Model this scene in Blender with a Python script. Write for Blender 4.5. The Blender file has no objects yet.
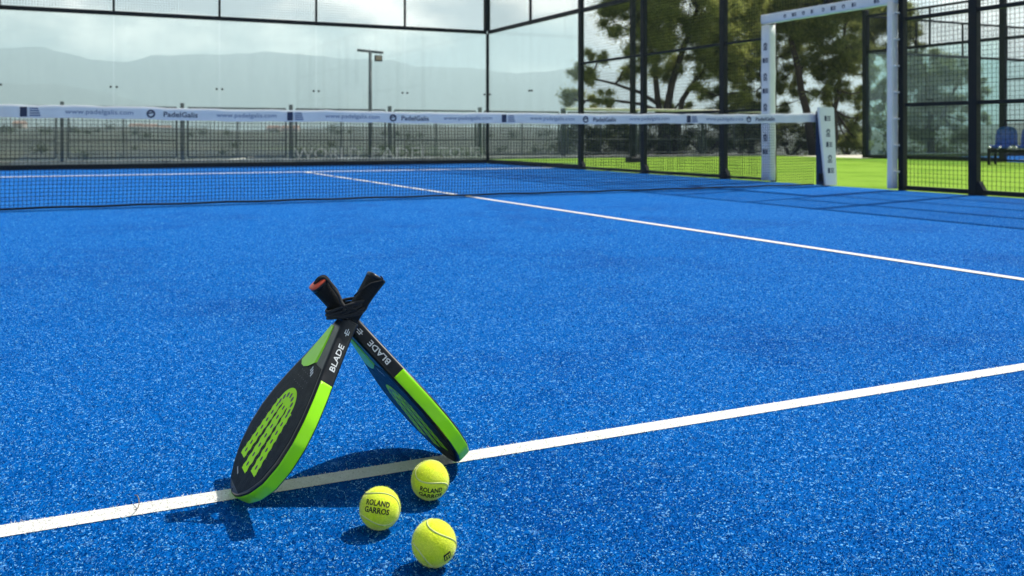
import bpy, bmesh, math, random
import numpy as np
from mathutils import Vector, Matrix, noise

random.seed(7); RNG = np.random.default_rng(11)
SC = bpy.context.scene
COL = SC.collection
PI = math.pi
rad = math.radians

# ------------------------------------------------------------------ camera frame
YAW = rad(24.2376); CAM = Vector((-3.9732, -8.6153, 0.6486))
RT = Vector((math.cos(YAW), -math.sin(YAW), 0)); FW = Vector((math.sin(YAW), math.cos(YAW), 0)); UP = Vector((0, 0, 1))
def from_cam(r, f, z):
    """right / forward distances from the tripod foot, and a height, as a world point"""
    p = CAM + RT * r + FW * f
    return Vector((p.x, p.y, z))

# ------------------------------------------------------------------ tagging
def tag(o, label=None, cat=None, group=None, kind=None):
    if label: o['label'] = label
    if cat: o['category'] = cat
    if group: o['group'] = group
    if kind: o['kind'] = kind
    return o
def empty(name, loc, label, cat, group=None, rz=0.0):
    o = bpy.data.objects.new(name, None); COL.objects.link(o)
    o.location = loc; o.rotation_euler = (0, 0, rz); o.empty_display_size = .1
    return tag(o, label, cat, group)

# ------------------------------------------------------------------ mesh builder
class MB:
    def __init__(s): s.v = []; s.f = []
    def add(s, vs, fs):
        b = len(s.v); s.v += [tuple(v) for v in vs]; s.f += [tuple(i + b for i in f) for f in fs]; return s
    def box(s, c, d, m=None):
        cx, cy, cz = c; x, y, z = d[0] / 2, d[1] / 2, d[2] / 2
        vs = [Vector((sx * x, sy * y, sz * z)) for sz in (-1, 1) for sy in (-1, 1) for sx in (-1, 1)]
        if m is not None: vs = [m @ v for v in vs]
        vs = [v + Vector(c) for v in vs]
        return s.add(vs, [(0, 2, 3, 1), (4, 5, 7, 6), (0, 1, 5, 4), (2, 6, 7, 3), (0, 4, 6, 2), (1, 3, 7, 5)])
    def bevel_box(s, c, d, b=.004, m=None):
        x, y, z = d[0] / 2, d[1] / 2, d[2] / 2; b = min(b, x * .45, y * .45, z * .45)
        rows = []
        for zz, ins in ((-z, b), (-z + b, 0), (z - b, 0), (z, b)):
            xi, yi = x - ins, y - ins
            rows.append([(-xi + b, -yi), (xi - b, -yi), (xi, -yi + b), (xi, yi - b), (xi - b, yi), (-xi + b, yi), (-xi, yi - b), (-xi, -yi + b)])
            rows[-1] = [Vector((p[0], p[1], zz)) for p in rows[-1]]
        return s.loft([[((m @ v) if m is not None else v) + Vector(c) for v in r] for r in rows], True, True)
    def loft(s, rows, cap0=False, cap1=False, closed=True):
        b = len(s.v); n = len(rows[0])
        for r in rows: s.v += [tuple(v) for v in r]
        for i in range(len(rows) - 1):
            for j in range(n if closed else n - 1):
                k = (j + 1) % n
                s.f.append((b + i * n + j, b + i * n + k, b + (i + 1) * n + k, b + (i + 1) * n + j))
        if cap0: s.f.append(tuple(b + j for j in reversed(range(n))))
        if cap1: s.f.append(tuple(b + (len(rows) - 1) * n + j for j in range(n)))
        return s
    def tube(s, path, r, n=8, caps=True):
        path = [Vector(p) for p in path]; rows = []; prev = None
        rs = r if isinstance(r, (list, tuple)) else [r] * len(path)
        for i, p in enumerate(path):
            t = (path[min(i + 1, len(path) - 1)] - path[max(i - 1, 0)]).normalized()
            if prev is None:
                a = t.orthogonal().normalized()
            else:
                a = (prev - t * prev.dot(t))
                a = a.normalized() if a.length > 1e-6 else t.orthogonal().normalized()
            prev = a; bb = t.cross(a)
            rows.append([p + (a * math.cos(2 * PI * k / n) + bb * math.sin(2 * PI * k / n)) * rs[i] for k in range(n)])
        return s.loft(rows, caps, caps)
    def build(s, name, mat, parent=None, smooth=False, loc=None):
        me = bpy.data.meshes.new(name); me.from_pydata(s.v, [], s.f); me.update()
        bm = bmesh.new(); bm.from_mesh(me); bmesh.ops.recalc_face_normals(bm, faces=bm.faces); bm.to_mesh(me); bm.free()
        return link_mesh(name, me, mat, parent, smooth, loc)
def link_mesh(name, me, mat, parent=None, smooth=False, loc=None):
    me.materials.append(mat)
    if smooth: me.polygons.foreach_set('use_smooth', [True] * len(me.polygons))
    o = bpy.data.objects.new(name, me); COL.objects.link(o)
    if parent is not None: o.parent = parent
    if loc is not None: o.location = loc
    return o
def fast_mesh(name, verts, nside, mat, parent=None, smooth=False):
    """verts: (faces*nside, 3) array of separate polygons"""
    verts = np.ascontiguousarray(verts, dtype=np.float32); nv = len(verts); nf = nv // nside
    me = bpy.data.meshes.new(name)
    me.vertices.add(nv); me.vertices.foreach_set('co', verts.ravel())
    me.loops.add(nv); me.loops.foreach_set('vertex_index', np.arange(nv, dtype=np.int32))
    me.polygons.add(nf); me.polygons.foreach_set('loop_start', np.arange(0, nv, nside, dtype=np.int32))
    me.polygons.foreach_set('loop_total', np.full(nf, nside, dtype=np.int32))
    me.update(calc_edges=True); me.validate()
    return link_mesh(name, me, mat, parent, smooth)

# ------------------------------------------------------------------ materials
def new_mat(name):
    m = bpy.data.materials.new(name); m.use_nodes = True; nt = m.node_tree; nt.nodes.clear()
    out = nt.nodes.new('ShaderNodeOutputMaterial'); return m, nt, out
def N(nt, t, **kw):
    n = nt.nodes.new(t)
    for k, v in kw.items():
        if k.startswith('i_'):
            key = k[2:].replace('_', ' ')
            n.inputs[int(key) if key.isdigit() else key].default_value = v
        else: setattr(n, k, v)
    return n
def ramp(nt, fac, stops):
    r = nt.nodes.new('ShaderNodeValToRGB'); nt.links.new(fac, r.inputs[0])
    e = r.color_ramp.elements
    while len(e) < len(stops): e.new(.5)
    for el, (p, c) in zip(e, stops): el.position = p; el.color = (c[0], c[1], c[2], 1) if not isinstance(c, (int, float)) else (c, c, c, 1)
    return r.outputs[0]
def mixc(nt, fac, a, b, mode='MIX'):
    m = nt.nodes.new('ShaderNodeMix'); m.data_type = 'RGBA'; m.blend_type = mode
    for sock, v in ((m.inputs[0], fac), (m.inputs[6], a), (m.inputs[7], b)):
        if hasattr(v, 'is_linked'): nt.links.new(v, sock)
        elif isinstance(v, (int, float)): sock.default_value = v
        else: sock.default_value = (v[0], v[1], v[2], 1)
    return m.outputs[2]
def coords(nt, obj=True):
    if obj: return N(nt, 'ShaderNodeTexCoord').outputs['Object']
    return N(nt, 'ShaderNodeNewGeometry').outputs['Position']
def noise_tex(nt, co, scale, detail=3, rough=.55):
    n = N(nt, 'ShaderNodeTexNoise'); n.inputs['Scale'].default_value = scale; n.inputs['Detail'].default_value = detail
    n.inputs['Roughness'].default_value = rough; nt.links.new(co, n.inputs['Vector']); return n.outputs['Fac']
def mat(name, col, rough=.5, metal=0., var=.12, vscale=30., bump=0., bscale=200., coat=0., spec=.5, rvar=.1, sss=0.):
    m, nt, out = new_mat(name); co = coords(nt)
    b = N(nt, 'ShaderNodeBsdfPrincipled')
    f = noise_tex(nt, co, vscale)
    lo = [c * (1 - var) for c in col]; hi = [min(1, c * (1 + var)) for c in col]
    nt.links.new(ramp(nt, f, [(.3, lo), (.7, hi)]), b.inputs['Base Color'])
    nt.links.new(ramp(nt, f, [(.3, max(0, rough - rvar)), (.7, min(1, rough + rvar))]), b.inputs['Roughness'])
    b.inputs['Metallic'].default_value = metal; b.inputs['Coat Weight'].default_value = coat; b.inputs['Coat Roughness'].default_value = .08
    b.inputs['Specular IOR Level'].default_value = spec
    if bump:
        bp = N(nt, 'ShaderNodeBump'); bp.inputs['Strength'].default_value = bump; bp.inputs['Distance'].default_value = .002
        nt.links.new(noise_tex(nt, co, bscale, 4), bp.inputs['Height']); nt.links.new(bp.outputs[0], b.inputs['Normal'])
    nt.links.new(b.outputs[0], out.inputs[0]); return m
def turf_mat(name, deep, mid, light, grain, grain_amt, sheen=.0, drift=.22):
    """short tufted carpet with sand infill: clumpy tone, fine pile grain and pale sand grains"""
    m, nt, out = new_mat(name); co = coords(nt, False)
    b = N(nt, 'ShaderNodeBsdfPrincipled'); b.inputs['Roughness'].default_value = .8; b.inputs['Specular IOR Level'].default_value = .018
    clump = noise_tex(nt, co, 55, 5, .75); fine = noise_tex(nt, co, 330, 3, .7); broad = noise_tex(nt, co, 1.3, 4, .6)
    add = N(nt, 'ShaderNodeMath', operation='ADD'); nt.links.new(clump, add.inputs[0]); nt.links.new(fine, add.inputs[1])
    c = ramp(nt, add.outputs[0], [(.38 * 1, deep), (.5, mid), (.64, light)])
    add2 = N(nt, 'ShaderNodeMath', operation='MULTIPLY'); nt.links.new(add.outputs[0], add2.inputs[0]); add2.inputs[1].default_value = .5
    c = ramp(nt, add2.outputs[0], [(.36, deep), (.5, mid), (.64, light)])
    c = mixc(nt, ramp(nt, broad, [(.3, .0), (.75, .35)]), c, mid)
    # pale sand grains between the fibres
    for sc, th, amt in ((420, .09, 1.), (190, .07, .85), (95, .06, .45), (42, .04, .16)):
        v = N(nt, 'ShaderNodeTexVoronoi'); v.inputs['Scale'].default_value = sc; nt.links.new(co, v.inputs['Vector'])
        wn = N(nt, 'ShaderNodeSeparateColor'); nt.links.new(v.outputs['Color'], wn.inputs[0])
        pick = N(nt, 'ShaderNodeMath', operation='GREATER_THAN'); nt.links.new(wn.outputs[0], pick.inputs[0]); pick.inputs[1].default_value = 1 - th * grain_amt
        near = N(nt, 'ShaderNodeMath', operation='LESS_THAN'); nt.links.new(v.outputs['Distance'], near.inputs[0]); near.inputs[1].default_value = .42
        mu = N(nt, 'ShaderNodeMath', operation='MULTIPLY'); nt.links.new(pick.outputs[0], mu.inputs[0]); nt.links.new(near.outputs[0], mu.inputs[1])
        mu2 = N(nt, 'ShaderNodeMath', operation='MULTIPLY'); nt.links.new(mu.outputs[0], mu2.inputs[0]); mu2.inputs[1].default_value = amt
        c = mixc(nt, mu2.outputs[0], c, grain)
    # drifts of infill and trodden patches
    dr = noise_tex(nt, co, .9, 5, .62); dr2 = noise_tex(nt, co, 7, 4, .6); ad = N(nt, 'ShaderNodeMath', operation='MULTIPLY_ADD'); nt.links.new(dr2, ad.inputs[0]); ad.inputs[1].default_value = .5; nt.links.new(dr, ad.inputs[2])
    c = mixc(nt, ramp(nt, ad.outputs[0], [(.52, .0), (.74, drift), (1., drift)]), c, light)
    c = mixc(nt, ramp(nt, ad.outputs[0], [(.56, drift), (.76, .0)]), c, deep)
    nt.links.new(c, b.inputs['Base Color'])
    bp = N(nt, 'ShaderNodeBump'); bp.inputs['Strength'].default_value = .3; bp.inputs['Distance'].default_value = .004
    nt.links.new(add.outputs[0], bp.inputs['Height']); nt.links.new(bp.outputs[0], b.inputs['Normal'])
    if sheen: b.inputs['Sheen Weight'].default_value = sheen; b.inputs['Sheen Roughness'].default_value = .5
    nt.links.new(b.outputs[0], out.inputs[0]); return m
def fibre_mat(name, cols, rough=.35, trans=.25, spec=.4):
    """blades: each island its own tone from a list of (position, colour)"""
    m, nt, out = new_mat(name)
    r = N(nt, 'ShaderNodeNewGeometry').outputs['Random Per Island']
    c = ramp(nt, r, cols)
    b = N(nt, 'ShaderNodeBsdfPrincipled'); b.inputs['Roughness'].default_value = rough; b.inputs['Specular IOR Level'].default_value = spec; nt.links.new(c, b.inputs['Base Color'])
    t = N(nt, 'ShaderNodeBsdfTranslucent'); nt.links.new(c, t.inputs[0])
    mx = N(nt, 'ShaderNodeMixShader'); mx.inputs[0].default_value = trans
    nt.links.new(b.outputs[0], mx.inputs[1]); nt.links.new(t.outputs[0], mx.inputs[2]); nt.links.new(mx.outputs[0], out.inputs[0]); return m
def glass_mat(name, tint, dirt=.03):
    m, nt, out = new_mat(name); co = coords(nt)
    t = N(nt, 'ShaderNodeBsdfTransparent'); t.inputs[0].default_value = (*tint, 1)
    g = N(nt, 'ShaderNodeBsdfGlossy'); g.inputs['Roughness'].default_value = .02
    ge = N(nt, 'ShaderNodeNewGeometry'); dt = N(nt, 'ShaderNodeVectorMath', operation='DOT_PRODUCT'); nt.links.new(ge.outputs['Normal'], dt.inputs[0]); nt.links.new(ge.outputs['Incoming'], dt.inputs[1])
    ab = N(nt, 'ShaderNodeMath', operation='ABSOLUTE'); nt.links.new(dt.outputs['Value'], ab.inputs[0])
    om = N(nt, 'ShaderNodeMath', operation='SUBTRACT'); om.inputs[0].default_value = 1; nt.links.new(ab.outputs[0], om.inputs[1])
    pw = N(nt, 'ShaderNodeMath', operation='POWER'); nt.links.new(om.outputs[0], pw.inputs[0]); pw.inputs[1].default_value = 5
    fr = N(nt, 'ShaderNodeMath', operation='MULTIPLY_ADD'); nt.links.new(pw.outputs[0], fr.inputs[0]); fr.inputs[1].default_value = .80; fr.inputs[2].default_value = .035
    d = N(nt, 'ShaderNodeBsdfDiffuse'); d.inputs[0].default_value = (.8, .85, .85, 1)
    m1 = N(nt, 'ShaderNodeMixShader'); nt.links.new(fr.outputs[0], m1.inputs[0]); nt.links.new(t.outputs[0], m1.inputs[1]); nt.links.new(g.outputs[0], m1.inputs[2])
    sc = N(nt, 'ShaderNodeMapping'); sc.inputs['Scale'].default_value = (1, 1, .25); nt.links.new(co, sc.inputs[0])
    f = ramp(nt, noise_tex(nt, sc.outputs[0], 3.5, 6, .7), [(.35, dirt * .3), (.75, dirt * 1.8)])
    m2 = N(nt, 'ShaderNodeMixShader'); nt.links.new(f, m2.inputs[0]); nt.links.new(m1.outputs[0], m2.inputs[1]); nt.links.new(d.outputs[0], m2.inputs[2])
    nt.links.new(m2.outputs[0], out.inputs[0]); return m
def faint_mat(name, col, alpha):
    m, nt, out = new_mat(name)
    t = N(nt, 'ShaderNodeBsdfTransparent'); d = N(nt, 'ShaderNodeBsdfDiffuse'); d.inputs[0].default_value = (*col, 1)
    tl = N(nt, 'ShaderNodeBsdfTranslucent'); tl.inputs[0].default_value = (*col, 1); m0 = N(nt, 'ShaderNodeMixShader'); m0.inputs[0].default_value = .65
    nt.links.new(d.outputs[0], m0.inputs[1]); nt.links.new(tl.outputs[0], m0.inputs[2])
    mx = N(nt, 'ShaderNodeMixShader')
    f = ramp(nt, noise_tex(nt, coords(nt), 9, 4, .7), [(.3, alpha * .6), (.7, min(1, alpha * 1.3))]); nt.links.new(f, mx.inputs[0])
    nt.links.new(t.outputs[0], mx.inputs[1]); nt.links.new(m0.outputs[0], mx.inputs[2]); nt.links.new(mx.outputs[0], out.inputs[0]); return m

M = {}
BLUE_D, BLUE_M, BLUE_L = (.0001, .038, .20), (.0001, .069, .315), (.0015, .17, .55)
M['court'] = turf_mat('blue_turf', BLUE_D, BLUE_M, BLUE_L, (.26, .60, .92), 1.)
M['line'] = turf_mat('white_turf', (.62, .61, .57), (.72, .71, .67), (.80, .79, .76), (.9, .9, .88), .6)
M['lawn'] = turf_mat('green_turf', (.085, .20, .008), (.155, .31, .020), (.26, .41, .05), (.5, .52, .3), .35, drift=.55)
M['blue_fibre'] = fibre_mat('blue_fibre', [(0, (.0001, .047, .225)), (.5, (.0001, .065, .285)), (.80, (.001, .10, .39)), (.90, (.02, .34, .76)), (.98, (.34, .76, .94))], .7, .4, .0)
M['white_fibre'] = fibre_mat('white_fibre', [(0, (.66, .65, .61)), (.6, (.75, .74, .70)), (1, (.84, .83, .80))], .6, .3, .1)
M['concrete'] = mat('pale_concrete', (.58, .54, .44), .85, var=.2, vscale=4, bump=.3, bscale=60)
M['steel'] = mat('dark_painted_steel', (.0045, .008, .011), .5, var=.25, vscale=9, bump=.08, bscale=300, spec=.22)
M['wire'] = mat('black_wire', (.006, .009, .011), .6, var=.1, spec=.2)
M['glass'] = glass_mat('court_glass', (.93, .957, .95), .016)
M['glass_green'] = glass_mat('neighbour_glass', (.86, .93, .915), .02)
M['frost'] = faint_mat('frosted_lettering', (.95, .97, .96), .34)
M['net'] = mat('net_cord', (.012, .014, .018), .8, var=.2)
M['vinyl'] = mat('white_vinyl', (.80, .81, .81), .5, var=.05, vscale=6, bump=.15, bscale=40)
M['pad'] = mat('white_pad', (.80, .80, .79), .55, var=.05, vscale=5, bump=.25, bscale=25)
M['pad_blue'] = mat('blue_pad_side', (.010, .022, .065), .5, var=.1)
M['navy'] = mat('navy_print', (.012, .025, .075), .5, var=.05)
M['greyprint'] = mat('grey_blue_print', (.15, .20, .34), .5, var=.05)
M['cream'] = mat('cream_paint', (.72, .68, .50), .5, var=.08)
M['galv'] = mat('weathered_grey_steel', (.06, .075, .075), .55, var=.2)
M['lampgrey'] = mat('lamp_grey', (.09, .11, .11), .5, var=.15)
M['lampwarm'] = mat('lamp_glass', (.55, .40, .26), .3, var=.1)
M['seat'] = mat('blue_plastic', (.012, .07, .33), .28, var=.06, coat=.2)
M['bolt'] = mat('zinc_bolt', (.62, .64, .66), .35, metal=.6, var=.1)
M['bark'] = mat('pine_bark', (.055, .040, .034), .9, var=.35, vscale=6, bump=.9, bscale=22)
M['rk_black'] = mat('racket_black', (.0045, .006, .009), .36, var=.15, vscale=40, coat=.08, rvar=.05, spec=.35)
M['rk_face'] = mat('racket_face', (.004, .006, .009), .36, var=.15, vscale=60, bump=.12, bscale=900, rvar=.06, spec=.04)
M['rk_green'] = mat('racket_green', (.33, .86, .002), .36, spec=.3, var=.04, vscale=20, coat=.15, rvar=.05)
M['rk_print'] = mat('racket_green_print', (.50, 1., .004), .5, spec=.15, var=.05, vscale=30)
M['rk_white'] = mat('racket_white_print', (.62, .64, .64), .5, var=.05)
M['rk_grey'] = mat('racket_grey_print', (.16, .17, .18), .5, var=.1)
M['grip'] = mat('grip_black', (.006, .007, .008), .72, spec=.3, var=.25, vscale=80, bump=.5, bscale=500)
M['red'] = mat('red_cap', (.72, .085, .035), .45, var=.06)
M['cord'] = mat('black_cord', (.010, .010, .012), .8, var=.3, vscale=300, bump=.5, bscale=900)
M['seam'] = mat('ball_seam', (.60, .64, .22), .75, var=.08)
M['ink'] = mat('black_ink', (.014, .018, .010), .8, var=.2)
M['twig'] = mat('dry_twig', (.16, .13, .10), .9, var=.3)
M['stone'] = mat('pale_stone', (.48, .46, .41), .9, var=.3, vscale=3, bump=.4, bscale=15)
M['wall_far'] = mat('far_wall', (.46, .38, .32), .9, var=.1)
M['roof_far'] = mat('far_roof', (.36, .20, .14), .9, var=.15)

# felt: fluffy yellow
def felt():
    m, nt, out = new_mat('ball_felt'); co = coords(nt)
    b = N(nt, 'ShaderNodeBsdfPrincipled'); b.inputs['Roughness'].default_value = .95; b.inputs['Specular IOR Level'].default_value = .15
    f = noise_tex(nt, co, 420, 4, .7); g = noise_tex(nt, co, 45, 3, .6)
    c = ramp(nt, f, [(.3, (.66, .81, .008)), (.7, (.90, .98, .04))])
    c = mixc(nt, ramp(nt, g, [(.35, 0.), (.75, .35)]), c, (.82, .80, .16))
    nt.links.new(c, b.inputs['Base Color'])
    b.inputs['Sheen Weight'].default_value = .9; b.inputs['Sheen Roughness'].default_value = .4; b.inputs['Sheen Tint'].default_value = (1, .95, .6, 1)
    bp = N(nt, 'ShaderNodeBump'); bp.inputs['Strength'].default_value = .7; bp.inputs['Distance'].default_value = .0012
    nt.links.new(f, bp.inputs['Height']); nt.links.new(bp.outputs[0], b.inputs['Normal'])
    nt.links.new(b.outputs[0], out.inputs[0]); return m
M['felt'] = felt()
M['fuzz'] = fibre_mat('ball_fuzz', [(0, (.50, .66, .015)), (1, (.78, .88, .08))], .8, .4)
def leaf(name, cols):
    return fibre_mat(name, cols, .55, .62, .2)
M['pine_a'] = leaf('pine_needles', [(0, (.19, .23, .075)), (.4, (.34, .38, .10)), (.75, (.46, .48, .13)), (1, (.55, .54, .16))])
M['pine_b'] = leaf('dark_pine_needles', [(0, (.12, .15, .06)), (.5, (.23, .265, .085)), (.85, (.34, .37, .11)), (1, (.44, .45, .14))])
M['scrub'] = leaf('scrub_leaves', [(0, (.030, .045, .020)), (.5, (.060, .080, .034)), (1, (.11, .125, .05))])

M['scrub_near'] = leaf('shrub_leaves', [(0, (.05, .07, .03)), (.5, (.10, .125, .05)), (1, (.18, .20, .085))])

# ------------------------------------------------------------------ text helper
def text_geo(s, size=1.0, sx=1.0, bold=0.0):
    cu = bpy.data.curves.new('t', 'FONT'); cu.body = s; cu.size = size; cu.align_x = 'CENTER'; cu.align_y = 'CENTER'
    cu.resolution_u = 2; cu.offset = bold
    o = bpy.data.objects.new('t', cu); COL.objects.link(o)
    dg = bpy.context.evaluated_depsgraph_get(); me = bpy.data.meshes.new_from_object(o.evaluated_get(dg))
    vs = [(v.co.x * sx, v.co.y) for v in me.vertices]; fs = [tuple(p.vertices) for p in me.polygons]
    bpy.data.objects.remove(o); bpy.data.curves.remove(cu); bpy.data.meshes.remove(me)
    return vs, fs
def span(vs): return max(v[0] for v in vs) - min(v[0] for v in vs)
def fit_text(s, width, height_scale=None, bold=0.):
    vs, fs = text_geo(s, 1.0, 1.0, bold); w = span(vs); k = width / w
    ky = height_scale if height_scale else k
    x0 = (max(v[0] for v in vs) + min(v[0] for v in vs)) / 2; y0 = (max(v[1] for v in vs) + min(v[1] for v in vs)) / 2
    return [((x - x0) * k, (y - y0) * ky) for x, y in vs], fs
def fit_text_h(s, width, height, bold=0.):
    vs, fs = text_geo(s, 1.0, 1.0, bold)
    h = max(v[1] for v in vs) - min(v[1] for v in vs)
    return fit_text(s, width, height / h, bold)
def disc2d(cx, cy, r, n=16): return [(cx + r * math.cos(2 * PI * k / n), cy + r * math.sin(2 * PI * k / n)) for k in range(n)]

# ------------------------------------------------------------------ world, sun, camera
SUN_EL = rad(53); SUN_DIR = Vector((.975, .222, 0)).normalized()
world = bpy.data.worlds.new('World'); SC.world = world; world.use_nodes = True
wn = world.node_tree; wn.nodes.clear()
wo = wn.nodes.new('ShaderNodeOutputWorld'); bg = wn.nodes.new('ShaderNodeBackground'); wn.links.new(bg.outputs[0], wo.inputs[0])
sky = wn.nodes.new('ShaderNodeTexSky'); sky.sky_type = 'NISHITA'; sky.sun_disc = False; sky.sun_elevation = SUN_EL
sky.sun_rotation = math.atan2(SUN_DIR.x, SUN_DIR.y); sky.air_density = 1.2; sky.dust_density = 1.5; sky.ozone_density = 1.5
bg.inputs[1].default_value = .062
tc = wn.nodes.new('ShaderNodeTexCoord'); sep = wn.nodes.new('ShaderNodeSeparateXYZ'); wn.links.new(tc.outputs['Generated'], sep.inputs[0])
mp = wn.nodes.new('ShaderNodeMapping'); mp.inputs['Scale'].default_value = (1, 1, 2.6); mp.inputs['Location'].default_value = (3.1, .4, 0); wn.links.new(tc.outputs['Generated'], mp.inputs[0])
cl = noise_tex(wn, mp.outputs[0], 3.2, 9, .56)
cov = ramp(wn, sep.outputs[2], [(0., .66), (.10, .60), (.26, .46), (.50, .0)])      # cloud bank sits low, zenith clear
addc = N(wn, 'ShaderNodeMath', operation='ADD'); wn.links.new(cl, addc.inputs[0]); wn.links.new(cov, addc.inputs[1])
cmask = ramp(wn, addc.outputs[0], [(.86, 0.), (1.0, 1.)])
cl2 = noise_tex(wn, mp.outputs[0], 7.5, 7, .5)
ccol = ramp(wn, cl2, [(.38, (6.5, 7.8, 8.3)), (.47, (17.0, 16.9, 15.4)), (.58, (37.0, 35.0, 31.0))])
def rawramp(rr): return rr
wn.links.new(mixc(wn, cmask, sky.outputs[0], ccol), bg.inputs[0])

sl = bpy.data.lights.new('sun', 'SUN'); sl.energy = 5.0; sl.angle = rad(.53); sl.color = (1, .955, .88)
so = bpy.data.objects.new('sun', sl); COL.objects.link(so)
sd = SUN_DIR * math.cos(SUN_EL) + UP * math.sin(SUN_EL)
so.rotation_euler = (-sd).to_track_quat('-Z', 'Y').to_euler(); so.location = (30, 8, 40)

cam = bpy.data.cameras.new('camera'); co_ = bpy.data.objects.new('camera', cam); COL.objects.link(co_)
co_.location = CAM; co_.rotation_euler = (rad(90), 0, -YAW)
cam.sensor_width = 36; cam.lens = 900.125 / 1024 * 36; cam.shift_x = 48.25 / 1024; cam.shift_y = -152.91 / 1024
cam.clip_start = .05; cam.clip_end = 40000
cam.dof.use_dof = True; cam.dof.focus_distance = 1.60; cam.dof.aperture_fstop = 8.0
SC.camera = co_
SC.view_settings.view_transform = 'Standard'; SC.view_settings.look = 'None'; SC.view_settings.exposure = 0.50; SC.view_settings.gamma = 1.0
SC.render.engine = 'CYCLES'; SC.cycles.use_denoising = True; SC.cycles.denoiser = 'OPENIMAGEDENOISE'; SC.cycles.denoising_prefilter = 'ACCURATE'
SC.cycles.max_bounces = 10; SC.cycles.transparent_max_bounces = 32; SC.cycles.diffuse_bounces = 3; SC.cycles.glossy_bounces = 3
SC.cycles.volume_bounces = 1; SC.cycles.caustics_reflective = False; SC.cycles.caustics_refractive = False

# ------------------------------------------------------------------ setting: ground, courts, lines
def sheet(name, x0, x1, y0, y1, z, m, kind='structure'):
    o = MB().add([(x0, y0, z), (x1, y0, z), (x1, y1, z), (x0, y1, z)], [(0, 1, 2, 3)]).build(name, m); o['kind'] = kind; return o
sheet('court_surface', -5.0, 5.03, -10.03, 10.03, 0, M['court'])
LW = .025
def line(name, x0, x1, y0, y1, z=.004): return sheet(name, x0, x1, y0, y1, z, M['line'])
SV = 6.95
line('near_service_line', -5, 5, -SV - .013 - LW, -SV - .013 + LW, .0015)
line('far_service_line', -5, 5, SV - .08, SV + .08)
line('centre_service_line', -.065, -.005, -SV + LW, SV - .08)
sheet('lawn', 5.03, 16.9, -24, 13.3, -.006, M['lawn'])
sheet('path', -24, 5.03, 10.03, 13.3, -.010, M['concrete'])
NX = 17.0
sheet('neighbour_court_surface', NX, NX + 10, -10, 10, 0, M['court'])
sheet('neighbour_service_line', NX + .1, NX + 9.9, SV - LW, SV + LW, .004, M['line'])
sheet('neighbour_path', 16.9, 60, 10.03, 13.3, -.010, M['concrete'])

# terrain: a plateau round the courts, a drop beyond the railing, then a wide valley rising to wooded slopes
def fbm(x, y, s, o=4): return noise.fractal(Vector((x / s, y / s, 3.7)), 1.0, 2.0, o)
def ground_z(x, y):
    dx = max(0, abs(x - 10) - 34, 0); dy = max(0, y - 14.6, -20 - y); d = math.hypot(dx, dy)
    t = min(1, d / 14); z = -.03 - 1.0 * t * t * (3 - 2 * t)
    if d > 14: z -= 5.0 * (1 - math.exp(-(d - 14) / 45)) 
    if d > 60: z += .021 * (d - 60) * (1 if d < 620 else 0) + (.021 * 560 * math.exp(-(d - 620) / 500) if d >= 620 else 0) + fbm(x, y, 110) * min(5, (d - 60) / 40)
    return z
rings = [0, 12, 20, 26, 30, 34, 38, 43, 49, 56, 64, 75, 90, 110, 135, 165, 200, 245, 300, 365, 440, 520, 600, 700, 850, 1100, 1500, 2100, 3000, 4200, 6000, 8000]
SEG = 180; rows = []
for r in rings:
    rows.append([Vector((10 + max(r, .01) * math.cos(2 * PI * k / SEG), max(r, .01) * math.sin(2 * PI * k / SEG) - 3, 0)) for k in range(SEG)])
for row in rows:
    for v in row: v.z = ground_z(v.x, v.y)
def terrain_mat():
    m, nt, out = new_mat('hill_ground'); co = coords(nt, False)
    b = N(nt, 'ShaderNodeBsdfPrincipled'); b.inputs['Roughness'].default_value = .95
    a = noise_tex(nt, co, .035, 6, .68); c2 = noise_tex(nt, co, .35, 5, .65); c3 = noise_tex(nt, co, .006, 4, .6)
    c = ramp(nt, a, [(.36, (.016, .024, .014)), (.5, (.028, .036, .020)), (.64, (.060, .062, .036))])
    c = mixc(nt, ramp(nt, c2, [(.4, .0), (.65, .7)]), c, (.022, .032, .018))
    c = mixc(nt, ramp(nt, c3, [(.55, .0), (.7, .4)]), c, (.12, .115, .08))
    nt.links.new(c, b.inputs['Base Color']); nt.links.new(b.outputs[0], out.inputs[0]); return m
M['hill'] = terrain_mat()
tag(MB().loft(rows).build('terrain', M['hill'], smooth=True), kind='structure')
# a pale dirt road winding on the slope
def dirt_road():
    mb = MB(); rr = []
    for t in np.linspace(0, 1, 40):
        px = 175 + 95 * t + 14 * math.sin(t * 9); dist = 150 - 60 * t * t + 190 * max(0, t - .45)
        p = from_cam((px - 464) / 900 * dist, dist, 0); w = 2.2
        q = [Vector((p.x, p.y, 0)) + FW * w - RT * .5, Vector((p.x, p.y, 0)) - FW * w + RT * .5]
        for v in q: v.z = ground_z(v.x, v.y) + .45
        rr.append(q)
    return mb.loft(rr, closed=False).build('dirt_road', M['concrete'])
tag(dirt_road(), kind='structure')

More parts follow.
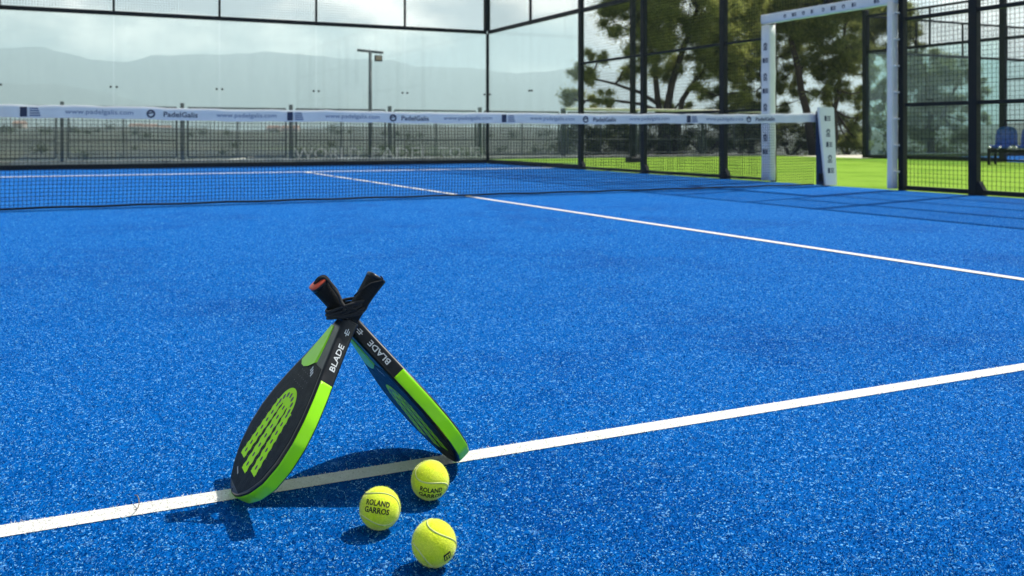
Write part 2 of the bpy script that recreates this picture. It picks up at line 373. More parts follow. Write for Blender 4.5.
# hills: ridges with their own distance, seen through the haze
def ridge(name, dist, depth, prof, amp, sc, base=-30, seed=0.):
    rows = []; A = np.linspace(rad(-75), rad(75), 420)
    xs = [p[0] for p in prof]; ys = [p[1] for p in prof]
    for k, (dd, hh) in enumerate(((0, 0), (.12, .22), (.3, .5), (.55, .78), (.8, .96), (1., 1.), (1.3, .8), (1.8, .2))):
        row = []
        for a in A:
            px = 464 + 900 * math.tan(a) if abs(a) < rad(70) else 464 + 900 * math.tan(rad(70)) * (1 if a > 0 else -1)
            el = np.interp(px, xs, ys) / 900 * math.cos(a)
            R_ = dist + depth * dd
            H_ = el * (dist + depth) + amp * noise.fractal(Vector((a * sc, seed, 0)), 1., 2., 5)
            dirv = RT * math.sin(a) + FW * math.cos(a)
            p = CAM + dirv * R_
            z = base + (H_ - base) * hh + amp * 1.6 * noise.fractal(Vector((p.x / 420, p.y / 420, seed)), .9, 2., 5) * (hh * (1.05 - hh) * 2)
            row.append(Vector((p.x, p.y, z)))
        rows.append(row)
    return tag(MB().loft(rows, closed=False).build(name, M['hill'], smooth=True), kind='structure')
ridge('distant_mountains', 4800, 1700, [(-900, 70), (-200, 95), (0, 87), (45, 87), (62, 80), (88, 74), (128, 72), (150, 80), (200, 82), (300, 80), (400, 72), (490, 62), (560, 64), (700, 60), (900, 78), (1100, 72), (2000, 90)], 26, 22, seed=1.3)
ridge('hills', 3700, 900, [(-900, 60), (-100, 56), (0, 53), (60, 51), (100, 43), (140, 34), (190, 27), (260, 22), (400, 18), (560, 20), (900, 26), (2000, 40)], 9, 30, seed=4.1)

# ------------------------------------------------------------------ court enclosure
WIRE = .0017
def wire_panel(mb, o, u, w, h, step=.05, r=WIRE):
    """welded wire grid in the plane through o along unit u, w wide, h high"""
    o = Vector(o); u = Vector(u); n = u.cross(UP)
    nv = max(1, int(round(w / step))); nh = max(1, int(round(h / step)))
    for k in range(1, nv):
        p = o + u * (w * k / nv); mb.box(p + UP * (h / 2), (2 * r, 2 * r, h), Matrix.Rotation(math.atan2(u.y, u.x), 3, 'Z'))
    for k in range(1, nh):
        p = o + u * (w / 2) + UP * (h * k / nh) + n * (2 * r); mb.box(p, (w, 2 * r, 2 * r), Matrix.Rotation(math.atan2(u.y, u.x), 3, 'Z'))
ROT = lambda u: Matrix.Rotation(math.atan2(u[1], u[0]), 3, 'Z')
def bar(o, u, w, z, t=.04, d=.05):
    o = Vector(o); u = Vector(u); p = o + u * (w / 2); return MB().bevel_box((p.x, p.y, z), (w, d, t), .004, ROT(u))
def post_mb(p, h, a=.08, b=.08, z0=0.): return MB().bevel_box((p[0], p[1], z0 + (h - z0) / 2), (a, b, h - z0), .005)
def gusset(p, u, side=1):
    """welded foot bracket beside a post"""
    p = Vector(p); u = Vector(u); n = Vector((-u.y, u.x, 0)); pr = [(.0, 0), (.085, 0), (.085, .06), (.03, .15), (0, .15)]
    rows = [[p + u * side * (.04 + a) + UP * b + n * t for a, b in pr] for t in (-.03, .03)]
    return MB().loft(rows, True, True)
ZG, ZT = 2.97, 4.0
def glass_wall(name, o, u, bays, label, group, glassm, lettering=False, full_posts=(0,), upper_step=2.0, inward=1):
    """bays x 2 m of bolted glass under a rail, wire mesh above it to 4 m"""
    t = empty(name, o, label, 'glass wall', group); t.rotation_euler.z = math.atan2(u[1], u[0]); X = Vector((1, 0, 0))
    L = 2.0 * bays
    bar((0, 0, 0), X, L, .045, .09, .06).build('base_channel', M['steel'], t)
    bar((0, 0, 0), X, L, ZG + .04, .08, .07).build('rail', M['steel'], t)
    bar((0, 0, 0), X, L, ZT + .03, .06, .06).build('rail', M['steel'], t)
    for k in range(bays):
        g = MB().bevel_box((2 * k + 1, 0, (ZG + .09) / 2), (2.0 - .008, .012, ZG - .09), .002).build('glass_pane', glassm, t)
        for bx in (2 * k + .055, 2 * k + 1.945):
            for bz in (1.58,):
                MB().tube([(bx, -.014, bz), (bx, .014, bz)], .022, 10).build('bolt', M['steel'], g)
        w = MB(); wire_panel(w, (2 * k + .02, 0, ZG + .08), (1, 0, 0), 1.96, ZT - ZG - .08); w.build('wire_mesh', M['wire'], t)
    for k in range(bays + 1):
        a = .11 if k in full_posts else .045
        MB().bevel_box((2 * k, 0, (ZG + .08 + ZT) / 2), (a, a, ZT - ZG - .08), .004).build('post', M['steel'], t)
    return t
def mesh_fence(name, o, u, spans, label, group, rails=(1.0, 2.0, 3.0, 4.0), height=4.0, brackets=True, wide=.10, first=0):
    """spans: positions of the posts along u"""
    t = empty(name, o, label, 'mesh fence', group); t.rotation_euler.z = math.atan2(u[1], u[0]); X = Vector((1, 0, 0))
    for i, s in enumerate(spans):
        if i < first: continue
        post_mb((s, 0), height + .06, wide, wide * .8).build('post', M['steel'], t)
        if brackets: gusset((s, 0, 0), X, 1 if brackets > 0 else -1).build('foot_bracket', M['steel'], t)
    for a, b in zip(spans[:-1], spans[1:]):
        w = MB(); wire_panel(w, (a + wide / 2, 0, .06), X, b - a - wide, height - .06); w.build('wire_mesh', M['wire'], t)
        bar((a + wide / 2, 0, 0), X, b - a - wide, .035, .05, .05).build('rail', M['steel'], t)
        for z in rails: bar((a + wide / 2, 0, 0), X, b - a - wide, z, .045 if z < height - 1.1 else .075, .055).build('rail', M['steel'], t)
    return t
Y_ = Vector((0, 1, 0)); X_ = Vector((1, 0, 0))
bw = glass_wall('glass_wall', (-5, 10.04, 0), X_, 5, 'long clear glass back wall under a wire mesh strip, across the end of the near blue court', 'glass walls of the near court', M['glass'], full_posts=(0, 5))
sw = glass_wall('glass_wall', (5.04, 10.0, 0), -Y_, 2, 'short clear glass side wall of two panes between the back corner and the first mesh post', 'glass walls of the near court', M['glass'], full_posts=())
MB().bevel_box((10.015, -.02, 1.49), (.06, .05, ZG - .01), .003).build('corner_joint', M['steel'], bw)
# frosted words low on the back glass
def flat_letters(mb, geo, o, u, v):
    vs, fs = geo; mb.add([Vector(o) + Vector(u) * x + Vector(v) * y for x, y in vs], fs)
for wd, xc, wl in (('WORLD', 6.25, 1.45), ('PADEL', 7.9, 1.35), ('TOUR', 9.35, 1.1)):
    fr = MB(); flat_letters(fr, fit_text_h(wd, wl, .24), (xc, -.018, .26), (1, 0, 0), (0, 0, 1)); fr.build('lettering', M['frost'], bw)
# the mesh sides of the near court
mesh_fence('mesh_fence', (5.04, 1.10, 0), Y_, [.9, 2.9, 4.9], 'black steel mesh fence between the short glass side wall and the padded doorway', 'mesh fences of the near court', brackets=-1)
mesh_fence('mesh_fence', (5.04, -1.12, 0), -Y_, [.0, .9, 2.9, 4.9, 6.9], 'black steel mesh fence right of the padded doorway, in front of the blue bench', 'mesh fences of the near court', brackets=1, first=1)
# small gap panel between padded jamb and first post (y 1..2)
g_ = empty('mesh_fence', (5.04, 1.10, 0), 'narrow strip of wire mesh between the far padded jamb and the nearest post beyond it', 'mesh fence', 'mesh fences of the near court')
w = MB(); wire_panel(w, (0, .05, .06), Y_, .80, 3.94); w.build('wire_mesh', M['wire'], g_)
for z in (.035, 1.0, 2.0, 3.0, 4.0): bar((0, .05, 0), Y_, .80, z, .035, .04).build('rail', M['steel'], g_)
# header above the doorway
h_ = empty('mesh_fence', (5.04, 0, 2.3), 'wire mesh strip with a middle post standing on top of the padded doorway lintel', 'mesh fence', 'mesh fences of the near court')
for a in (-1.0, .05):
    w = MB(); wire_panel(w, (0, a, .06), Y_, .95, 1.64); w.build('wire_mesh', M['wire'], h_)
MB().bevel_box((0, 0, .86), (.09, .09, 1.72), .005).build('post', M['steel'], h_)
bar((0, -1.04, 0), Y_, 2.08, 1.73, .06, .05).build('rail', M['steel'], h_); bar((0, -1.04, 0), Y_, 2.08, .02, .05, .05).build('rail', M['steel'], h_)

# padded doorway
def rounded_bar(path, a, b, axis_u, n=3):
    """padded bar: rounded rectangle section a (along u) x b, slightly lumpy along the path"""
    rows = []; pth = [Vector(p) for p in path]; d = (pth[-1] - pth[0]).normalized(); u = Vector(axis_u).normalized(); v = d.cross(u)
    for i, p in enumerate(pth):
        k = 1 + .03 * math.sin(i * 2.3) + .02 * math.sin(i * 5.1); ring = []
        for q in range(16):
            th = 2 * PI * (q + .5) / 16; c, s = math.cos(th), math.sin(th); e = .35
            ring.append(p + u * (a / 2 * k * math.copysign(abs(c) ** e, c)) + v * (b / 2 * k * math.copysign(abs(s) ** e, s)))
        rows.append(ring)
    return MB().loft(rows, True, True)
def block_mark(mb, o, u, v, s):
    """small printed mark: dark upright block and a row of bars"""
    o, u, v = Vector(o), Vector(u), Vector(v)
    def q(x0, x1, y0, y1): mb.add([o + u * x * s + v * y * s for x, y in ((x0, y0), (x1, y0), (x1, y1), (x0, y1))], [(0, 1, 2, 3)])
    q(-.75, -.15, -.5, .5)
    for k in range(3): q(.0, .8, -.45 + k * .34, -.25 + k * .34)
def ring_mark(mb, o, u, v, s, lines=True):
    o, u, v = Vector(o), Vector(u), Vector(v); n = 18
    for r0, r1 in ((.30, .5),):
        a = [o + (u * math.cos(2 * PI * k / n) + v * math.sin(2 * PI * k / n)) * r1 * s for k in range(n)]
        b = [o + (u * math.cos(2 * PI * k / n) + v * math.sin(2 * PI * k / n)) * r0 * s for k in range(n)]
        mb.loft([a, b])
    mb.add([o + u * x * s + v * y * s for x, y in ((-.3, -.05), (.28, .12), (.22, .26), (-.3, .1))], [(0, 1, 2, 3)])
    if lines:
        for k in range(2): mb.add([o + u * x * s + v * y * s for x, y in ((-.55, -.72 - k * .3), (.55, -.72 - k * .3), (.55, -.54 - k * .3), (-.55, -.54 - k * .3))], [(0, 1, 2, 3)])
dz = 2.2
door = empty('padded_doorway', (5.0, 0, 0), 'tall white padded door frame in the side fence beside the net post', 'door frame')
rounded_bar([(0, 1.03, z) for z in np.linspace(.02, dz - .03, 14)], .17, .13, (0, 1, 0)).build('jamb_pad', M['pad'], door, True)
rounded_bar([(-.04, -1.04, z) for z in np.linspace(.02, dz + .0, 14)], .075, .11, (0, 1, 0)).build('jamb_pad', M['pad'], door, True)
MB().bevel_box((.04, -1.115, 2.03), (.08, .07, 4.06), .005).build('post', M['steel'], door)
MB().bevel_box((.09, 1.03, 1.1), (.05, .08, 2.2), .005).build('post', M['steel'], door)
rounded_bar([(-.01, y, dz + .055) for y in np.linspace(-1.085, 1.10, 18)], .12, .13, (1, 0, 0)).build('lintel_pad', M['pad'], door, True)
for k in range(8):
    z = .42 + k * .21; pm = MB()
    (block_mark if k % 2 == 0 else ring_mark)(pm, (-.0705, 1.015, z), (0, -1, 0), (0, 0, 1), .066); pm.build('printed_mark', M['navy'], door)
for k in range(11):
    y = -.84 + k * .165; pm = MB()
    (block_mark if k % 2 == 0 else ring_mark)(pm, (-.0705, y, dz + .05), (0, -1, 0), (0, 0, 1), .05, *(() if k % 2 == 0 else (False,))); pm.build('printed_mark', M['navy'], door)
for k in range(7):
    MB().bevel_box((.0, -1.09, .22 + k * .31), (.12, .035, .018), .003).build('strap', M['pad'], door)

# ------------------------------------------------------------------ net
def net_top(x): return .885 + .04 * (abs(x) / 5) ** 2 + .004 * math.sin(x * 3.1)
net = empty('padel_net', (0, 0, 0), 'black padel net with a white printed tape, stretched across the blue court', 'net')
mb = MB(); step = .0335; XR = 4.82; nx = int(2 * XR / step); nz = 24; cr = .0025
def belly(x, t): return .018 * math.sin(PI * t) * math.sin(x * 1.1 + .4) - .02 * (1 - t) ** 2 * math.sin(x * .9)
def npt(x, t):
    zt = net_top(x) - .10; zb = .016 + .006 * math.sin(x * 4.3) ** 2
    return Vector((x + .006 * math.sin(t * 5 + x * 2), belly(x, t), zb + (zt - zb) * t))
for i in range(nx + 1):
    x = -XR + i * step; mb.tube([npt(x, t) for t in (0, .2, .4, .6, .8, 1)], cr, 4, False)
for k in range(nz + 1):
    t = k / nz; mb.tube([npt(x, t) for x in np.linspace(-XR, XR, 60)], cr if k else .005, 4, False)
mb.build('netting', M['net'], net)
MB().tube([npt(x, 0) for x in np.linspace(-4.8, 4.8, 80)], .010, 8).build('bottom_cord', M['net'], net, True)
band = MB(); rows = []
for x in np.linspace(-4.88, 4.84, 92):
    zt = net_top(x) + .003 * math.sin(x * 11) + .002 * math.sin(x * 23.); h = .113
    y0 = belly(x, 1); rows.append([Vector((x, y0 - .011, zt - h)), Vector((x, y0 - .013, zt - .02)), Vector((x, y0 - .008, zt - .003)), Vector((x, y0 + .008, zt - .001)), Vector((x, y0 + .013, zt - .02)), Vector((x, y0 + .011, zt - h))])
band.loft(rows, True, True).build('net_tape', M['vinyl'], net, False)
dark = MB(); pale = MB()
def on_band(mb, geo, xc, dzv=-.062, flip=False):
    vs, fs = geo; mb.add([(xc + x, belly(xc + x, 1) - .0155, net_top(xc + x) + dzv + y) for x, y in vs], fs)
www = fit_text_h('www.padelgalis.com', .56, .052); nm = fit_text_h('PadelGalis', .30, .048, .012)
for a in (-5.08, -3.64, -2.35, -1.31, -.05, .965, 2.255, 3.35):
    if a > -4.6: pale = MB(); on_band(pale, www, a); pale.build('lettering', M['greyprint'], net)
for a in (-2.95, -.645, 1.64, 3.98): dark = MB(); on_band(dark, nm, a); dark.build('lettering', M['navy'], net)
for a in (-3.21, -.885, 1.39, 3.72): dark = MB(); ring_mark(dark, (a, belly(a, 1) - .0155, net_top(a) - .062), (1, 0, 0), (0, 0, 1), .075, False); dark.build('printed_mark', M['navy'], net)
for a in (-4.20, -1.89, .42, 2.86):
    y = belly(a, 1) - .0155; z = net_top(a) - .062; dark = MB(); pale = MB()
    dark.add([(a - .075, y, z - .042), (a - .02, y, z - .042), (a - .02, y, z + .042), (a - .075, y, z + .042)], [(0, 1, 2, 3)])
    for k in range(4): pale.add([(a + .0, y, z - .036 + k * .02), (a + .085 - .006 * k, y, z - .036 + k * .02), (a + .085 - .006 * k, y, z - .024 + k * .02), (a + .0, y, z - .024 + k * .02)], [(0, 1, 2, 3)])
    dark.build('printed_mark', M['navy'], net); pale.build('printed_mark', M['greyprint'], net)
# net post and its pad
XTL, XTR, XBL, XBR = 4.747, 5.018, 4.873, 5.069
np_ = empty('net_post', (4.94, 0, 0), 'white padded net post with dark blue side, at the right end of the net', 'net post')
MB().bevel_box((.03, -.03, .45), (.06, .06, .90), .006).build('post', M['pad_blue'], np_)
rows = []
for z in (.012, .25, .5, .75, .97, 1.0):
    e = .008 if z > .98 else 0; xl = XBL + (XTL - XBL) * z + e - 4.94; xr = XBR + (XTR - XBR) * z - e - 4.94
    rows.append([Vector((xl + .008, -.12, z)), Vector((xr - .008, -.12, z)), Vector((xr, -.112, z)), Vector((xr, -.092, z)), Vector((xl, -.092, z)), Vector((xl, -.112, z))])
MB().loft(rows, True, True).build('post_pad', M['pad'], np_)
rows = []
for z in (.012, .5, .95):
    xl = XBL + (XTL - XBL) * z - 4.936; xr = XBR + (XTR - XBR) * z - 4.95; yb = .05 - .12 * z
    rows.append([Vector((xl, -.091, z)), Vector((xr, -.091, z)), Vector((xr, yb, z)), Vector((xl, yb, z))])
MB().loft(rows, True, True).build('pad_side', M['pad_blue'], np_)
MB().bevel_box((XBL - 4.97, -.06, .11), (.045, .05, .10), .008).build('winch', M['steel'], np_)
for k in range(5):
    pm = MB(); z = .86 - k * .165; xo = .5 * (XBL + XBR + (XTL + XTR - XBL - XBR) * z) - 4.94
    (block_mark if k % 2 == 0 else ring_mark)(pm, (xo, -.1215, z), (1, 0, 0), (0, 0, 1), .066); pm.build('printed_mark', M['navy'], np_)

# ------------------------------------------------------------------ beyond the court: railings, masts, bench, neighbour court
def railing(x0, x1, y, label, cream=False, group='railings beyond the courts'):
    t = empty('railing', (x0, y, 0), label, 'railing', group); L = x1 - x0; n = max(1, round(L / 2.65)); w = L / n; bars = MB()
    for k in range(n):
        a = k * w + .13; b = (k + 1) * w - .13; f = MB()
        f.bevel_box(((a + b) / 2, 0, 1.31), (b - a, .035, .045), .004); f.bevel_box(((a + b) / 2, 0, .12), (b - a, .03, .04), .004)
        f.bevel_box(((a + b) / 2, 0, .52), (b - a, .03, .035), .004)
        for xx in (a, b): f.bevel_box((xx, 0, .71), (.045, .04, 1.16), .004)
        f.bevel_box(((a + b) / 2, 0, .71), (.03, .03, 1.14), .004)
        f.build('frame', M['galv'], t)
        nb = int((b - a) / .1)
        for q in range(1, nb): bars.box((a + (b - a) * q / nb, 0, .71), (.008, .008, 1.15))
    bars.build('bars', M['galv'], t)
    for k in range(n + 1): MB().bevel_box((k * w, 0, .71), (.085, .085, 1.42), .005).build('post', M['galv'], t)
    MB().bevel_box((L / 2, .0, .0), (L, .22, .09), .01).build('kerb', M['stone'], t)
    if cream: MB().bevel_box((L / 2, -.06, 1.405), (L, .10, .075), .01).build('handrail', M['cream'], t)
    return t
railing(-17.15, 9.35, 14.0, 'grey steel railing in bays behind the long glass back wall')
railing(9.4, 16.9, 14.0, 'grey steel railing with a cream handrail in front of the pines', True)
# far lamp mast
lp = from_cam((370.5 - 464) / 900 * 35, 35, 0); lz = ground_z(lp.x, lp.y)
t = empty('lamp_mast', (lp.x, lp.y, lz), 'thin lamp mast with a crossbar and one warm floodlight, seen through the back glass', 'lamp mast', rz=-YAW)
MB().tube([(0, 0, 0), (0, 0, 3.95 - lz)], [.085, .06], 10).build('pole', M['lampgrey'], t, True)
MB().bevel_box((.0, 0, 3.90 - lz), (1.02, .08, .10), .01, Matrix.Rotation(rad(6), 3, 'Y')).build('crossbar', M['lampgrey'], t)
f = MB().bevel_box((.32, -.02, 3.63 - lz), (.30, .22, .24), .02).build('floodlight', M['lampgrey'], t)
MB().bevel_box((.34, -.14, 3.63 - lz), (.22, .02, .17), .005).build('lamp_glass', M['lampwarm'], f)
# tall dark mast on the lawn
pp = from_cam((633 - 464) / 900 * 21.5, 21.5, 0)
t = empty('floodlight_mast', (pp.x, pp.y, 0), 'dark square floodlight mast on the lawn behind the side fence', 'mast')
MB().bevel_box((0, 0, 3.0), (.11, .11, 6.0), .006).build('post', M['steel'], t); MB().bevel_box((0, 0, .06), (.26, .26, .12), .01).build('base_plate', M['steel'], t)
MB().bevel_box((0, 0, 6.0), (1.2, .1, .1), .006).build('crossbar', M['steel'], t)
for sx in (-.45, .45): MB().bevel_box((sx, -.05, 5.9), (.4, .12, .3), .02).build('floodlight', M['lampgrey'], t)
# neighbour court enclosure
glass_wall('glass_wall', (NX, 10.0, 0), -Y_, 2, 'greenish glass side wall of the neighbouring court, beyond the lawn', 'glass walls of the neighbouring court', M['glass_green'], full_posts=())
glass_wall('glass_wall', (NX, 10.04, 0), X_, 5, 'far back glass wall of the neighbouring court, seen through its side', 'glass walls of the neighbouring court', M['glass_green'], full_posts=(0, 5))
MB_ = empty('corner_post', (NX - .02, 10.06, 0), 'black corner post of the neighbouring court at the left end of its glass', 'post')
MB().bevel_box((0, 0, 2.1), (.13, .13, 4.2), .006).build('post', M['steel'], MB_)
mesh_fence('mesh_fence', (NX, 6.0, 0), -Y_, [.02, 2, 4, 5.2], 'mesh fence of the neighbouring court behind the blue bench', 'mesh fences of the neighbouring court', brackets=0, wide=.14)
mesh_fence('mesh_fence', (NX + 10, 10.0, 0), -Y_, [0, 2, 4, 6, 8], 'far mesh fence on the other side of the neighbouring court', 'mesh fences of the neighbouring court', brackets=0, wide=.08)
t = empty('padel_net', (NX + 5, 0, 0), 'net of the neighbouring court with a plain white tape, seen through mesh', 'net')
mb = MB()
for i in range(0, 100): mb.box((-4.8 + i * .097, 0, .42), (.006, .006, .84))
for i in range(12): mb.box((0, 0, .03 + i * .07), (9.6, .006, .006))
mb.build('netting', M['net'], t); MB().bevel_box((0, 0, .86), (9.7, .02, .11), .005).build('net_tape', M['vinyl'], t)
# bench
bc = from_cam((1004 - 464) / 900 * 19.6, 19.6, 0)
t = empty('bench', (bc.x, bc.y, 0), 'blue plastic bucket seats bolted on a black steel beam, on the lawn by the fence', 'bench', rz=rad(-72))
X0 = 0
MB().bevel_box((.75, .05, .30), (2.1, .07, .07), .006).build('beam', M['steel'], t)
for xx in (-.24, .75, 1.74):
    l = MB().bevel_box((xx, -.16, .17), (.05, .05, .34), .005); l.bevel_box((xx, .24, .17), (.05, .05, .34), .005); l.bevel_box((xx, .04, .345), (.05, .45, .05), .005)
    l.build('leg', M['steel'], t)
def bucket(xc):
    rows = []
    prof = [(-.24, .37, .40), (-.235, .41, .42), (-.10, .405, .43), (.06, .395, .43), (.15, .42, .43), (.19, .52, .43), (.215, .66, .42), (.23, .76, .38), (.235, .82, .26), (.236, .835, .12)]
    for y, z, w in prof:
        r = []
        for k in range(9):
            s = -1 + 2 * k / 8; r.append(Vector((xc + s * w / 2, y - .05 * s * s * (1 if z > .5 else -.2), z + .03 * s * s * (1 if z < .5 else 0))))
        rows.append(r)
    m2 = MB().loft(rows, closed=False); m2.loft([[v + Vector((0, .025, -.012)) for v in r] for r in rows], closed=False); return m2
for k in range(4):
    xc = .0 + k * .5
    s = bucket(xc).build('seat', M['seat'], t, True)
    for dx in (-.2, 0, .2): MB().bevel_box((xc + dx, -.255, .385), (.045, .03, .04), .008).build('bolt', M['bolt'], s)
# far houses across the valley
def house(px, d, w, h, lab):
    p = from_cam((px - 464) / 900 * d, d, 0); z = ground_z(p.x, p.y)
    t = empty('house', (p.x, p.y, z - 1), lab, 'house', 'houses across the valley', rz=-YAW + random.uniform(-.4, .4))
    MB().box((0, 0, h / 2), (w, w * .7, h)).build('wall', M['wall_far'], t)
    hw, hd = w / 2 + .3, w * .35 + .3
    MB().add([(-hw, -hd, h), (hw, -hd, h), (hw, hd, h), (-hw, hd, h), (-hw, 0, h + 1.6), (hw, 0, h + 1.6)], [(0, 1, 5, 4), (3, 4, 5, 2), (0, 4, 3), (1, 2, 5), (0, 3, 2, 1)]).build('roof', M['roof_far'], t)
for i, (px, d, w, h) in enumerate(((136, 560, 7, 3.2), (150, 575, 10, 3.6), (166, 570, 6, 3.), (274, 590, 8, 3.2), (291, 600, 11, 3.4), (20, 560, 7, 3.2))):
    house(px, d, w, h, ['leftmost tiny house of the row of three on the slope', 'widest tiny house, middle of the row of three on the slope', 'right house of the row of three on the slope, narrow', 'small tile roofed house alone left of the lamp mast', 'wide low house beside another, nearest the lamp mast', 'pale house far left on the slope behind the net'][i])

# ------------------------------------------------------------------ trees
def leaf_cloud(centres, radii, counts, lw, ll, flat=.75, up=.35):
    V = []
    for c, r, n in zip(centres, radii, counts):
        d = RNG.normal(size=(n, 3)); d /= np.linalg.norm(d, axis=1, keepdims=True)
        rr = r * np.clip(np.abs(RNG.normal(0, .62, (n, 1))), .05, 1.6)
        wob = 1 + .35 * np.sin(d[:, :1] * 5 + c[0] * 3) * np.cos(d[:, 1:2] * 4 + c[2] * 2)
        p = np.array(c) + d * rr * wob * np.array([1, 1, flat])
        a = RNG.normal(size=(n, 3)) + d * .6 + np.array([0, 0, up]); a /= np.linalg.norm(a, axis=1, keepdims=True)
        b = np.cross(a, RNG.normal(size=(n, 3))); b /= np.linalg.norm(b, axis=1, keepdims=True)
        L = ll * RNG.uniform(.6, 1.3, (n, 1)); W = lw * RNG.uniform(.6, 1.3, (n, 1))
        V.append(np.stack([p - b * W * .5, p + b * W * .5, p + a * L + b * W * .15, p + a * L - b * W * .15], 1).reshape(-1, 3))
    return np.concatenate(V)
def pine(label, px, depth, lobes, trunks, mat_, cat='tree', per=820, lw=.024, ll=.125):
    """lobes: crown masses as (px, py, radius px, depth offset m), turned into real places around the trunk"""
    base = from_cam((px - 464) / 900 * depth, depth, 0); bz = ground_z(base.x, base.y) - .1
    t = empty('pine_tree', (base.x, base.y, bz), label, cat, 'pines beyond the lawn')
    def P(px_, py_, dd=0.):
        D = depth + dd; q = from_cam((px_ - 464) / 900 * D, D, .6486 - (py_ - 135.1) / 900 * D); return q - Vector((base.x, base.y, bz))
    tm = MB(); ends = []
    for path, r0, r1 in trunks:
        pts = [P(*q) for q in path]; pts[0].z = min(pts[0].z, .0) if path[0][1] > 148 else pts[0].z
        fine = []
        for i in range(len(pts) - 1):
            for s in (0, .5): fine.append(pts[i].lerp(pts[i + 1], s) + Vector((random.uniform(-.04, .04), random.uniform(-.04, .04), 0)) * (1 if i or s else 0))
        fine.append(pts[-1]); k = len(fine)
        tm.tube(fine, [r0 + (r1 - r0) * i / (k - 1) for i in range(k)], 9); ends += fine[k // 3:]
    cs, rs, ns = [], [], []
    for (lx, ly, lr, dd) in lobes:
        c = P(lx, ly, dd); R_ = lr / 900 * (depth + dd) * 1.12
        # limb to the mass
        e = min(ends, key=lambda q: (q - c).length + (2 if q.z > c.z + .3 else 0)); mid = e.lerp(c, .55) + Vector((0, 0, -.12 * (e - c).length))
        tm.tube([e, e.lerp(mid, .5), mid, mid.lerp(c, .6), c], [.05, .042, .034, .024, .014], 6)
        nsub = max(6, int(15 * (R_ / .9) ** 1.7))
        for _ in range(nsub):
            d = Vector((random.gauss(0, 1), random.gauss(0, 1), random.gauss(0, .7))); d = d.normalized() * R_ * random.uniform(.2, 1.0) ** .55
            sc_ = c + d; cs.append(tuple(sc_)); rr = random.uniform(.20, .50) * max(.55, min(1.1, R_)); rs.append(rr); ns.append(int(per * (rr / .35) ** 1.7))
            if random.random() < .5: tm.tube([c.lerp(sc_, .1), c.lerp(sc_, .55) + Vector((0, 0, -.06)), sc_], [.016, .012, .006], 5)
    tm.build('trunk', M['bark'], t, True)
    fast_mesh('crown', leaf_cloud(cs, rs, ns, lw, ll), 4, mat_, t)
    return t
pine('big umbrella pine with split trunks and long low left branches, behind the side fence', 672, 32,
     [(640, 15, 34, 0), (690, 0, 40, -.8), (722, 30, 32, .5), (645, 48, 26, -.6), (685, 45, 34, .4), (612, 22, 17, 0), (630, -14, 30, .3), (600, 54, 12, .2), (588, 76, 12, -.2), (622, 72, 13, .5), (575, 72, 8, .1),
      (722, 66, 24, .2), (700, -50, 45, 0), (650, -50, 40, 1), (584, 101, 13, .6), (606, 101, 13, -.4), (570, 96, 8, 0), (738, 92, 16, 0), (742, 8, 26, 1.2), (665, 72, 14, 1.), (700, 82, 14, -.8), (668, 108, 9, 1.5), (745, 60, 18, -.6), (690, 112, 12, 1.2)],
     [([(668, 160), (666, 120), (672, 85), (686, 40), (700, 0)], .17, .08), ([(664, 160), (660, 110), (655, 70), (645, 30), (640, -10)], .13, .06), ([(674, 150), (682, 100), (700, 75), (722, 45)], .12, .05),
      ([(660, 105), (640, 92), (615, 84), (590, 78)], .08, .03), ([(662, 112), (640, 104), (612, 100), (585, 101)], .07, .03)], M['pine_a'])
pine('dark dense pine between the big umbrella pine and the doorway', 768, 36,
     [(760, 20, 30, 0), (765, 60, 20, .5), (790, 10, 30, -.5), (755, -20, 38, 0), (745, 112, 18, 0), (752, 92, 15, .5), (772, 88, 14, -.4), (800, 44, 20, .3), (745, 45, 22, 0), (785, -30, 40, 1), (775, 110, 13, .2), (730, 118, 14, .4), (720, 108, 12, -.2), (765, 128, 14, 0), (742, 134, 12, .3), (715, 92, 15, .8), (785, 85, 13, .6), (795, 70, 14, -.3), (755, 122, 14, .8), (735, 70, 18, 1.), (800, 100, 11, .4), (788, 128, 11, .6)],
     [([(768, 160), (766, 110), (760, 60), (765, 10), (768, -20)], .15, .06), ([(752, 160), (748, 120), (744, 80), (738, 40)], .13, .05)], M['pine_b'])
pine('leaning dark pine with a thick trunk framed by the doorway', 812, 33,
     [(812, 30, 24, 0), (835, 20, 26, .4), (850, 45, 22, -.3), (830, 60, 18, .3), (806, 62, 13, .2), (842, 80, 16, 0), (860, 92, 15, .3), (822, 92, 10, -.5), (815, 0, 34, 0), (850, -10, 34, .5), (790, 34, 14, 0), (836, 118, 12, .4), (858, 118, 13, 0), (875, 70, 14, .4), (820, 128, 10, .4), (848, 140, 11, .2), (832, 100, 12, .5), (845, 62, 18, .8), (822, 74, 12, .6), (868, 60, 14, .4), (828, 142, 10, .3), (862, 142, 11, .2)],
     [([(814, 158), (806, 110), (798, 70), (792, 40), (800, 5)], .16, .07), ([(832, 158), (836, 110), (840, 70), (845, 30)], .11, .05)], M['pine_b'])
pine('dark pine right of the doorway pines, partly hidden by the corner post', 862, 38,
     [(866, 30, 22, 0), (880, 55, 17, .4), (872, 95, 16, 0), (885, 20, 24, .3), (862, -10, 30, 0), (880, 115, 15, .2), (862, 130, 12, 0), (893, 90, 12, 0), (895, 45, 10, 0)],
     [([(866, 156), (866, 100), (872, 50), (870, 0)], .2, .08)], M['pine_b'])
